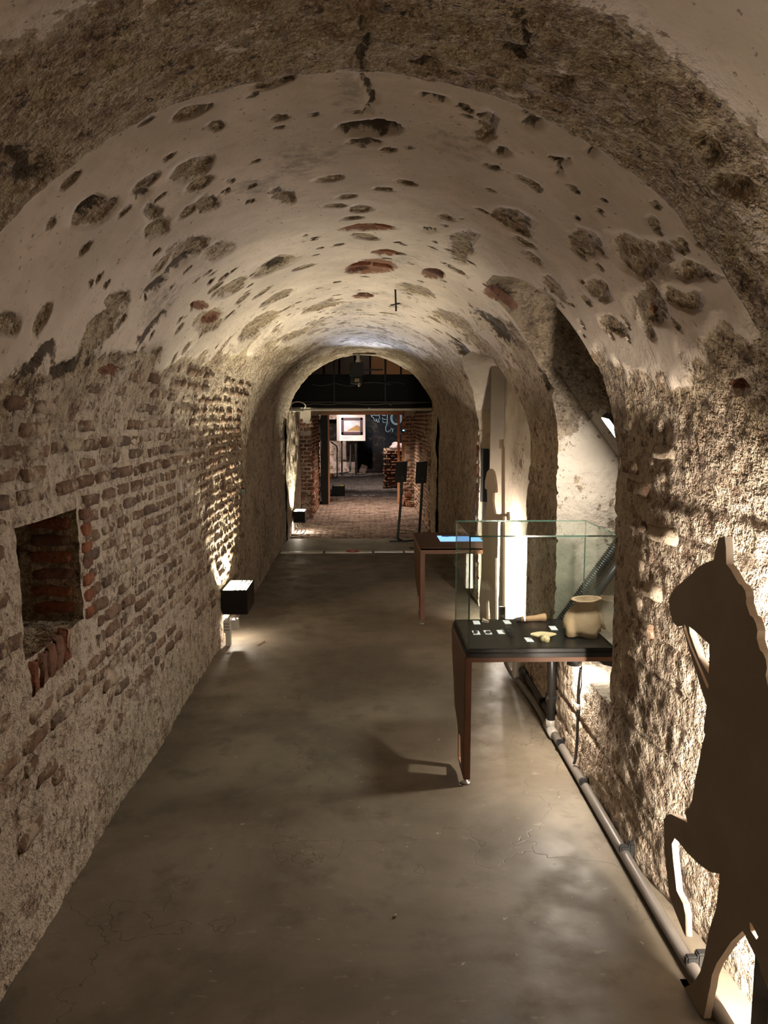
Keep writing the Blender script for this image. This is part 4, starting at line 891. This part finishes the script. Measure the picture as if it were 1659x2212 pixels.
# pipe-like clay stem with flared end
st = tag(thing('clay_stem', 'orange clay stem with flared end at the back of the showcase', 'artefact', (0.85, 3.845, DZ)))
b = MB(); b.tube([(0.805, 3.842, DZ + .014), (0.84, 3.846, DZ + .015), (0.88, 3.848, DZ + .017), (0.905, 3.85, DZ + .020), (0.93, 3.85, DZ + .021), (0.936, 3.85, DZ + .021)], [.013, .014, .015, .017, .021, .019], 14); b.build('stem', M_CLAY, st, True)
b = MB(); b.tube([(0.765, 3.838, DZ + .010), (0.785, 3.84, DZ + .012), (0.805, 3.842, DZ + .013)], [.007, .012, .012], 10); b.build('burnt_tip', M_DARKCHIP, st, True)
tw = tag(thing('tweezers', 'black tweezers standing out dark beside a white card', 'tool', (0.703, 3.62, DZ)))
b = MB(); b.box((0.693, 3.585, DZ), (0.722, 3.605, DZ + 0.022), 0.003); b.build('grip', M_MATT, tw)
for x0_, x1_ in ((0.696, 0.684), (0.716, 0.702)):
    b = MB(); b.tube([(x0_, 3.60, DZ + .015), ((x0_+x1_)/2, 3.63, DZ + .020), (x1_, 3.675, DZ + .012)], [.005, .004, .0025], 8); b.build('arm', M_MATT, tw, True)
# yellow sherd: curved plate with a foot
ys = tag(thing('pottery_sherd', 'yellow dish sherd with a broken foot lying near the showcase front', 'artefact', (0.85, 3.53, DZ)))
b = MB(); nu, nv = 12, 4; top, bot = [], []
for j in range(nv):
    for i in range(nu):
        a = math.pi*(0.08 + 0.84*i/(nu-1)); r_ = 0.022 + 0.036*j/(nv-1)*(1 + .08*math.sin(5*a))
        top.append((0.848 - r_*math.cos(a)*1.05, 3.515 + r_*math.sin(a)*0.8, DZ + 0.018 + 0.010*j/(nv-1)))
        bot.append((top[-1][0], top[-1][1], top[-1][2] - 0.006))
vs = top + bot; N_ = nu*nv; fs = []
for j in range(nv-1):
    for i in range(nu-1):
        q_ = (j*nu+i, j*nu+i+1, (j+1)*nu+i+1, (j+1)*nu+i); fs += [q_, tuple(N_+w for w in q_[::-1])]
ring = [i for i in range(nu)] + [j*nu+nu-1 for j in range(1, nv)] + [(nv-1)*nu+i for i in range(nu-2, -1, -1)] + [j*nu for j in range(nv-2, 0, -1)]
for a, c in zip(ring, ring[1:] + ring[:1]): fs.append((a, N_+a, N_+c, c))
b.add(vs, fs); b.build('dish_wall', M_BONE, ys)
b = MB(); b.tube([(0.832, 3.490, DZ + .008), (0.85, 3.498, DZ + .014), (0.862, 3.505, DZ + .020)], [.012, .017, .012], 10); b.tube([(0.85, 3.475, DZ + .006), (0.858, 3.495, DZ + .014)], [.014, .015], 10); b.build('foot', M_BONE, ys, True)
# broken jar neck
jar = tag(thing('jar_neck', 'large broken buff jar neck with wide mouth in the showcase', 'pottery', (1.06, 3.62, DZ)))
prof = [(0.134, 0.000), (0.124, 0.028), (0.109, 0.056), (0.092, 0.080), (0.076, 0.100), (0.063, 0.118), (0.059, 0.134), (0.065, 0.150), (0.073, 0.164), (0.072, 0.172)]
NA = 40; rj = random.Random(9); jag = [rj.uniform(-.012, .012) for _ in range(NA)]
def jarpt(i, r_, z_, lvl, inner):
    a = 2*math.pi*i/NA; f = 1 - lvl
    low_ = 0.006 + 0.040*max(0, math.cos(a - 0.2)) + 0.045*max(0, -math.cos(a + 0.35))**3 + 0.006*math.cos(7*a) + jag[i]*0.7      # how far the break climbs
    back = max(0, math.sin(a - 0.2))
    zz_ = z_ + f*max(0.0, low_)*1.1; rr = r_ - f*max(0.0, low_)*0.75 + (0.012*f*back)
    rr *= 1 + 0.04*math.cos(2*a)
    if inner: rr -= 0.011
    x_, y_ = rr*math.cos(a)*(1 - 0.10*(math.cos(a) > 0)*f), rr*math.sin(a)*0.86
    return (1.058 + x_ + 0.055*(zz_ - .06) + 0.012, 3.625 + y_, DZ + 0.002 + zz_ + 0.05*x_*(z_ > .1)*1.2)
b = MB(); L_ = len(prof); vs = []
for inner in (0, 1):
    for j, (r_, z_) in enumerate(prof):
        for i in range(NA): vs.append(jarpt(i, r_, z_, j/(L_-1), inner))
fs = []; O = L_*NA
for j in range(L_-1):
    for i in range(NA):
        q_ = (j*NA+i, j*NA+(i+1) % NA, (j+1)*NA+(i+1) % NA, (j+1)*NA+i); fs += [q_, tuple(O+w for w in q_[::-1])]
for i in range(NA):
    fs += [((i+1) % NA, i, O+i, O+(i+1) % NA), ((L_-1)*NA+i, (L_-1)*NA+(i+1) % NA, O+(L_-1)*NA+(i+1) % NA, O+(L_-1)*NA+i)]
b.add(vs, fs); b.build('jar_wall', M_TERRA, jar, True)

# ---------------------------------------------------------------- second table with a lit screen
t2 = tag(thing('screen_table', 'brown table with a lit screen in its top, further down the corridor', 'table', (0.75, 6.6, 0)))
LEG2 = [(6.15, 0.592), (6.99, 0.592), (6.93, 0.45), (6.74, 0.26), (6.45, 0.19), (6.42, 0.06), (6.30, 0.04), (6.15, 0.04)]
cutout('leg_panel', LEG2, [[(6.40, 0.19), (6.30, 0.20), (6.27, 0.07), (6.39, 0.07)]], 0.016, ((0.456, 0, 0), (0, 1, 0), (0, 0, 1), (1, 0, 0)), (M_BROWN, M_EDGEWOOD), t2)
b = MB(); b.box((0.456, 6.14, 0.04), (0.494, 6.156, 0.592), 0.002); b.build('leg_front', M_BROWN, t2)
b = MB(); b.box((0.456, 6.14, 0.592), (1.02, 6.16, 0.640), 0.002); b.build('apron', M_BROWN, t2)
b = MB(); b.box((0.456, 6.14, 0.622), (1.03, 7.0, 0.641), 0.003); b.build('table_top', plain('dark_brown_top', (0.055, 0.026, 0.018), 0.45), t2)
ft = MB(); ft.lathe([(0.024, 0.0), (0.024, 0.004), (0.012, 0.010), (0.005, 0.012), (0.005, 0.05)], 16, (0.468, 6.18, 0.001)); ft.build('levelling_foot', M_STEEL, t2, True)
k = NT('lit_screen'); p = k.pos(); sx = k.n('SeparateXYZ', {0: p})
ridge = k.math('ADD', 6.735, k.math('MULTIPLY', k.math('SUBTRACT', k.noise(k.scaled(p, 7, .5, 1), 1.6, 4), 0.5), 0.10))
land = k.math('MULTIPLY', k.math('GREATER_THAN', sx.outputs[1], ridge), k.math('GREATER_THAN', sx.outputs[0], 0.69))
c_ = k.mix(land, (0.27, 0.54, 1.0), (0.02, 0.035, 0.075))
e = k.n('Emission', {'Color': c_, 'Strength': 1.5}); k.t.links.new(e.outputs[0], k.out.inputs[0])
b = MB(); b.box((0.65, 6.47, 0.641), (1.015, 6.785, 0.6425)); b.build('screen', k.m, t2)

# ---------------------------------------------------------------- cutouts
CAT = [(2.021,1.377),(1.989,1.384),(1.979,1.358),(1.972,1.314),(1.945,1.304),(1.919,1.288),(1.9,1.277),(1.883,1.276),(1.865,1.266),(1.857,1.251),(1.857,1.237),(1.835,1.212),(1.818,1.21),(1.804,1.199),(1.794,1.184),(1.796,1.165),(1.778,1.141),(1.764,1.138),(1.749,1.127),(1.741,1.108),(1.745,1.087),(1.726,1.057),(1.711,1.054),(1.69,1.028),(1.685,1.002),(1.69,0.981),(1.665,0.938),(1.648,0.924),(1.634,0.886),(1.618,0.805),(1.597,0.718),(1.568,0.636),(1.548,0.561),(1.529,0.487),(1.507,0.416),(1.508,0.343),(1.519,0.314),(1.557,0.285),(1.589,0.295),(1.618,0.335),(1.647,0.352),(1.686,0.368),(1.693,0.381),(1.769,0.406),(1.778,0.406),(1.83,0.339),(1.863,0.284),(1.901,0.222),(1.923,0.169),(1.929,0.129),(1.937,0.101),(1.944,0.063),(1.956,0.011),(1.994,-0.028),(2.024,-0.049),(2.052,-0.054),(2.121,-0.049),(2.119,-0.035),(2.088,-0.001),(2.043,0.047),(2.016,0.085),(1.993,0.125),(1.973,0.188),(1.957,0.271),(1.943,0.312),(1.927,0.352),(1.919,0.381),(1.912,0.465),(1.913,0.476),(1.967,0.447),(2.04,0.427),(2.111,0.416),(2.179,0.413),(2.206,0.408),(2.225,0.379),(2.211,0.34),(2.187,0.286),(2.174,0.255),(2.125,0.246),(2.105,0.221),(2.096,0.159),(2.124,0.166),(2.18,0.185),(2.229,0.211),(2.262,0.29),(2.282,0.338),(2.296,0.421),(2.266,0.452),(2.245,0.467),(2.123,0.506),(2.146,0.529),(2.115,0.558),(2.1,0.591),(2.084,0.672),(2.071,0.713),(2.055,0.78),(2.041,0.812),(2.052,0.826),(2.041,0.9),(2.063,0.917),(2.228,1.075),(2.263,1.063),(2.303,1.07),(2.326,1.1),(2.337,1.13),(2.313,1.159),(2.296,1.175),(2.226,1.218),(2.176,1.247),(2.145,1.27),(2.091,1.295),(2.046,1.311),(2.041,1.334)]
CATH = [[(2.215,1.084),(2.203,1.082),(2.151,1.032),(2.036,0.96),(2.036,0.949),(2.046,0.949),(2.169,1.031),(2.213,1.068)],[(2.179,1.087),(2.149,1.086),(2.045,1.074),(2.039,1.031),(2.039,0.991),(2.107,1.016),(2.173,1.069)],[(1.747,0.452),(1.736,0.455),(1.703,0.444),(1.711,0.432),(1.741,0.434)]]
cat = cutout('animal_cutout', CAT, CATH, 0.02, ((0.955, 0, 0.0), (0, 1, 0), (0, 0, 1), (1, 0, 0)), (M_CATFACE, M_CARDEDGE))
for v in cat.data.vertices: v.co.z = max(v.co.z, 0.002)
tag(cat, 'dark upright animal silhouette board with one ear and scalloped mane, at right edge', 'cutout')
SOL = [(0.065,1.127),(0.034,1.132),(0.036,1.192),(0.061,1.267),(0.101,1.295),(0.143,1.276),(0.164,1.23),(0.175,1.174),(0.18,1.11),(0.148,1.105),(0.143,1.038),(0.158,0.982),(0.172,0.945),(0.218,0.946),(0.266,0.956),(0.25,1.455),(0.218,1.457),(0.213,1.524),(0.244,1.527),(0.249,1.483),(0.265,1.459),(0.283,0.958),(0.328,0.958),(0.331,0.977),(0.343,0.977),(0.352,0.909),(0.336,0.909),(0.332,0.944),(0.284,0.937),(0.307,0.158),(0.313,-0.143),(0.265,-0.264),(0.028,-0.334),(-0.009,0.074),(-0.008,0.166),(-0.022,0.213),(-0.0,0.399),(0.028,0.495),(0.016,0.731),(0.024,0.87),(0.05,0.941),(0.071,1.031)]
SOLH = [[(0.192,0.602),(0.232,0.598),(0.255,-0.116),(0.211,-0.128)],[(0.085,0.222),(0.117,0.244),(0.148,-0.145),(0.09,-0.161)]]
SOL = [(u_, max(z_, 0.004)) for u_, z_ in SOL]; SOLH = [[(u_, max(z_, 0.05)) for u_, z_ in h_] for h_ in SOLH]
sol = cutout('soldier_cutout', SOL, SOLH, 0.02, ((0.945, 6.1, 0), (0.43212, -0.90182, 0), (0, 0, 1), (0.90182, 0.43212, 0)), (M_SOLFACE, M_CARDEDGE))
tag(sol, 'pale board silhouette of a plumed soldier with a lance beyond the showcase', 'cutout')
b = MB()
for i in range(15):
    z_ = 1.12 + i*0.0105; u_ = 0.178 - 0.00035*(i-1)**2 + 0.002
    b.obox(Vector((0.945, 6.1, z_)) + Vector((0.43212, -0.90182, 0))*u_ + Vector((0.90182, 0.43212, 0))*0.010, (0.012, 0.022, 0.006), Matrix.Rotation(math.atan2(-0.90182, 0.43212), 3, 'Z'))
b.build('plume_teeth', M_CARDEDGE, sol)

# ---------------------------------------------------------------- sign stands
for name_l, (px, py), (tx, ty), zt, zb in (('black sign board on a leaning post with a flat base in the open corridor', (0.455, 10.3), (0.516, 10.25), 1.10, 0.835),
                                          ('black sign board on a leaning post, the right one behind the screen table', (0.695, 9.75), (0.745, 9.7), 1.13, 0.868)):
    t = tag(thing('sign_stand', name_l, 'sign', (px, py, 0), group='black sign stands'))
    h_ = zt - zb; w_ = 0.152 if px < .6 else 0.14
    b = MB(); c_ = Vector((tx - 0.022, ty, (zt+zb)/2))
    v = [(tx - w_/2 - 0.03, ty - 0.06, zb - 0.004), (tx + w_/2 - 0.03, ty - 0.06, zb + 0.006), (tx + w_/2 - 0.005, ty + 0.07, zt + 0.006), (tx - w_/2 - 0.01, ty + 0.07, zt - 0.004)]
    b.add(v + [(x, y + 0.014, z - 0.006) for x, y, z in v], [(0, 1, 2, 3), (7, 6, 5, 4), (0, 4, 5, 1), (1, 5, 6, 2), (2, 6, 7, 3), (3, 7, 4, 0)]); b.build('board', M_MATT, t)
    b = MB(); b.tube([(px, py, 0.07), ((px+tx)/2, (py+ty)/2, (zb+.07)/2), (tx - 0.005, ty - 0.03, zb + 0.08)], 0.022, 4); b.build('post', M_MATT, t)
    b = MB(); b.tube([(px, py, 0.075), (px + 0.012, py, 0.045), (px + 0.06, py, 0.02)], 0.020, 6); b.build('knee', M_MATT, t)
    b = MB(); b.box((px - 0.115, py - 0.03, 0.012), (px + 0.13, py + 0.03, 0.026), 0.003); b.obox((px + 0.14, py + 0.05, 0.020), (0.30, 0.05, 0.014), Matrix.Rotation(0.35, 3, 'Z'), 0.003); b.build('base_plate', M_MATT, t)

# ---------------------------------------------------------------- pipes, boxes and cables along the right wall
WX = 1.0
cd = tag(thing('conduit', 'grey conduit pipe running along the foot of the right wall', 'pipe', (WX, 3, 0)))
b = MB(); b.tube([(WX + 0.004*math.sin(y*2), y, 0.030) for y in np.linspace(1.80, 3.92, 16)], 0.021, 12); b.build('tube', M_PIPE, cd, True)
b = MB(); b.tube(spline([(WX, 3.96, 0.030), (WX, 4.3, 0.032), (0.98, 4.7, 0.03), (0.965, 4.93, 0.035), (0.955, 5.08, 0.09), (0.95, 5.14, 0.22), (0.95, 5.15, 0.40)], 8), 0.021, 12); b.build('tube', M_PIPE, cd, True)
b = MB(); b.tube([(WX, 3.86, 0.030), (WX, 4.0, 0.030)], 0.027, 14); b.tube([(WX, 3.94, 0.03), (WX, 3.94, 0.085)], 0.027, 14); b.build('tee_joint', plain('pale_conduit_joint', (0.30, 0.28, 0.25), 0.4), cd, True)
for y in (3.72, 3.30, 2.75, 2.14):
    b = MB(); b.box((WX - 0.022, y - 0.012, 0.028), (1.03, y + 0.012, 0.066), 0.005); b.box((WX + 0.010, y - 0.016, 0.02), (1.05, y + 0.016, 0.078), 0.005); b.build('clip', M_MATT, cd)
vp = tag(thing('black_pipe', 'upright black pipe from the floor conduit to the showcase table', 'pipe', (WX, 3.94, 0.08)))
b = MB(); b.tube([(WX, 3.94, 0.07), (WX, 3.945, 0.3), (WX - 0.006, 3.97, 0.60)], 0.024, 12); b.build('tube', M_BPIPE, vp, True)
b = MB(); b.tube([(WX + 0.03, 3.98, 0.20), (WX + 0.02, 3.99, 0.32), (WX - .02, 4.03, 0.6)], 0.012, 8); b.build('cable', M_BPIPE, vp, True)
b = MB(); b.box((WX - 0.03, 3.92, 0.195), (1.03, 3.965, 0.225), 0.006); b.build('clip', M_MATT, vp)
hp = tag(thing('black_pipe', 'low black pipe from the upright pipe to the white socket box', 'pipe', (WX + 0.02, 4.3, 0.09)))
b = MB(); b.tube(spline([(WX + 0.01, 3.96, 0.16), (WX + 0.015, 4.02, 0.09), (WX + 0.015, 4.3, 0.088), (WX + 0.01, 4.66, 0.095), (WX + .005, 4.72, 0.095)], 8), 0.019, 10); b.build('tube', M_BPIPE, hp, True)
b = MB(); b.tube([(WX + 0.01, 4.60, 0.092), (WX + 0.006, 4.71, 0.095)], 0.027, 12); b.build('gland', M_BPIPE, hp, True)
b = MB(); b.box((WX - 0.012, 4.16, 0.07), (1.03, 4.19, 0.115), 0.005); b.build('clip', M_MATT, hp)
sb_ = tag(thing('socket_box', 'white electrical box low on the right wall under the showcase', 'box', (1.0, 4.76, 0.0)))
b = MB(); b.box((0.958, 4.72, 0.012), (1.035, 4.82, 0.145), 0.006); b.build('housing', M_WHITEP, sb_)
for y in (4.755, 4.79):
    b = MB(); b.box((0.985, y - .008, 0.145), (1.012, y + .008, 0.148)); b.build('socket', M_MATT, sb_)
lc = tag(thing('lamp_cable', 'thin cable hanging from the lamp under the showcase to the floor', 'cable', (1.0, 3.45, 0.05)))
cpts = spline([(0.995, 3.40, 0.55), (1.0, 3.44, 0.45), (1.002, 3.45, 0.36), (1.004, 3.45, 0.2), (1.0, 3.455, 0.09), (0.995, 3.46, 0.06)], 6)
b = MB(); b.tube(cpts, 0.007, 8); b.build('cord', M_BPIPE, lc, True)
b = MB(); b.tube([(1.008, 3.43, 0.55), (1.012, 3.435, 0.46), (1.006, 3.445, 0.40), (1.012, 3.45, 0.33), (1.008, 3.452, 0.26)], 0.0035, 6); b.build('thin_wire', M_BPIPE, lc, True)
b = MB(); b.tube([(1.002, 3.45, 0.335), (1.002, 3.45, 0.36)], 0.011, 10); b.build('connector', M_WHITEP, lc, True)
# hoses in the arched niche
hs = tag(thing('corrugated_hose', 'black corrugated hose slanting down the side of the arched niche', 'hose', (1.2, 3.97, 0.8)))
A_, B_ = Vector((1.03, 3.955, 0.60)), Vector((1.40, 3.965, 1.13)); pts, rr = [], []
for i in range(150):
    pts.append(A_.lerp(B_, i/149)); rr.append(0.026 + (0.004 if i % 3 else -0.002))
b = MB(); b.tube(pts, rr, 12); b.build('hose', M_BPIPE, hs, True)
hs2 = MB(); hs2.tube([A_ + Vector((0.06, 0, -0.03)), B_ + Vector((0.05, 0, -0.05))], 0.022, 12)
tag(hs2.build('smooth_hose', plain('dark_grey_hose', (0.05, 0.048, 0.045), 0.4), None, True), 'smooth dark hose under the corrugated one in the arched niche', 'hose')
# small boxes under the left uplighter, plates and hooks on the left wall
jb_ = tag(thing('junction_box', 'white junction box stack below the nearest left uplighter', 'box', (-1.02, 5.6, 0.0)))
b = MB(); b.box((-1.048, 5.58, 0.105), (-0.998, 5.66, 0.20), 0.004); b.build('housing', M_WHITEP, jb_)
b = MB(); b.box((-1.035, 5.59, 0.0), (-1.0, 5.65, 0.105), 0.004); b.build('lower_socket', M_WHITEP, jb_)
b = MB()
for z_ in (0.125, 0.15, 0.172): b.box((-1.042, 5.578, z_), (-1.004, 5.581, z_ + .006))
b.build('cover_ribs', M_PIPE, jb_)
jb2 = MB(); jb2.box((-0.990, 5.59, 0.125), (-0.942, 5.66, 0.20), 0.004)
tag(jb2.build('junction_box', M_WHITEP), 'small white cube box hanging right of the junction box stack', 'box')
b = MB(); b.tube(spline([(-0.966, 5.64, 0.20), (-0.96, 5.68, 0.225), (-0.975, 5.72, 0.232), (-1.0, 5.70, 0.22), (-1.02, 5.64, 0.20)], 6), 0.006, 8)
tag(b.build('cable', M_WHITEP, None, True), 'short white cable looping between the small boxes under the uplighter', 'cable')
for i, x in enumerate((-0.995, -0.955, -0.92)):
    b = MB(); b.tube(spline([(x, 11.2, 0.172), (x - 0.01, 11.18, 0.12), (x + 0.02*(i+1), 11.16, 0.06), (x + 0.015*i, 11.15, 0.005)], 6), 0.008, 8)
    tag(b.build('cable', M_WHITEP, None, True), ('left white cable hanging below the far left uplighter', 'middle white cable hanging below the far left uplighter', 'right white cable hanging below the far left uplighter')[i], 'cable', 'cables below the far uplighter')
b = MB(); b.box((XL + 0.0, 4.415, 1.265), (XL + 0.022, 4.44, 1.335), 0.003)
tag(b.build('wall_plate', M_WHITEP), 'narrow white plate on the left brick wall', 'plate')
b = MB(); b.box((XL - 0.01, 6.67, 1.03), (XL + 0.035, 6.72, 1.085), 0.01)
tag(b.build('wall_sensor', M_MATT), 'small dark sensor on the left wall above the nearest uplighter', 'sensor')
b = MB(); b.tube([(0.20, 4.98, 2.53), (0.205, 4.96, 2.36)], 0.006, 6); b.tube([(0.17, 4.99, 2.40), (0.23, 4.97, 2.41)], 0.004, 6)
tag(b.build('ceiling_hook', M_MATT, None, True), 'thin iron hook hanging from the vault plaster', 'hook')
pb = tag(MB().box((0.945, 7.0, 0.11), (1.02, 7.14, 0.62), 0.004).build('pale_panel', M_WHITEP), 'pale upright panel at the foot of the far right pier', 'panel')
dp = tag(MB().box((1.03, 6.74, 0.95), (1.10, 6.77, 1.42), 0.004).build('dark_panel', M_MATT), 'narrow dark upright panel in the niche behind the soldier cutout', 'panel')
# bits on the floor
k = NT('red_floor_sticker'); p = k.obj(); d_ = k.n('VectorMath', {0: p}, operation='LENGTH').outputs['Value']
M_RED = k.done(k.mix(k.math('LESS_THAN', d_, 0.028), (0.45, 0.035, 0.03), (0.75, 0.65, 0.62)), 0.5)
b = MB(); b.lathe([(0.085, 0.0), (0.085, 0.0025), (0.08, 0.003)], 28, (0, 0, 0)); o = b.build('floor_sticker', M_RED); o.location = (-0.147, 9.56, 0.0142)
tag(o, 'round red floor sticker with a white centre on the metal strip', 'sticker')
ico('pebble', plain('ochre_chip', (0.55, 0.40, 0.24), 0.8), (0.10, 2.44, 0.001), 0.0075, (1.0, .9, .6), 8, 'small ochre chip lying alone on the concrete floor', 'debris', 0.3, 2, False)
b = MB(); b.tube([(-0.80, 5.60, 0.006), (-0.76, 5.70, 0.008)], 0.004, 6); tag(b.build('wood_sliver', M_EDGEWOOD), 'thin wood sliver on the floor beside the left uplighter', 'debris')
ico('pebble', plain('grey_crumb', (0.35, 0.28, 0.2), 0.9), (-0.985, 5.42, 0.001), 0.012, (1.2, .8, .5), 12, 'mortar crumb on the floor below the junction box stack', 'debris', 0.3, 2, False)
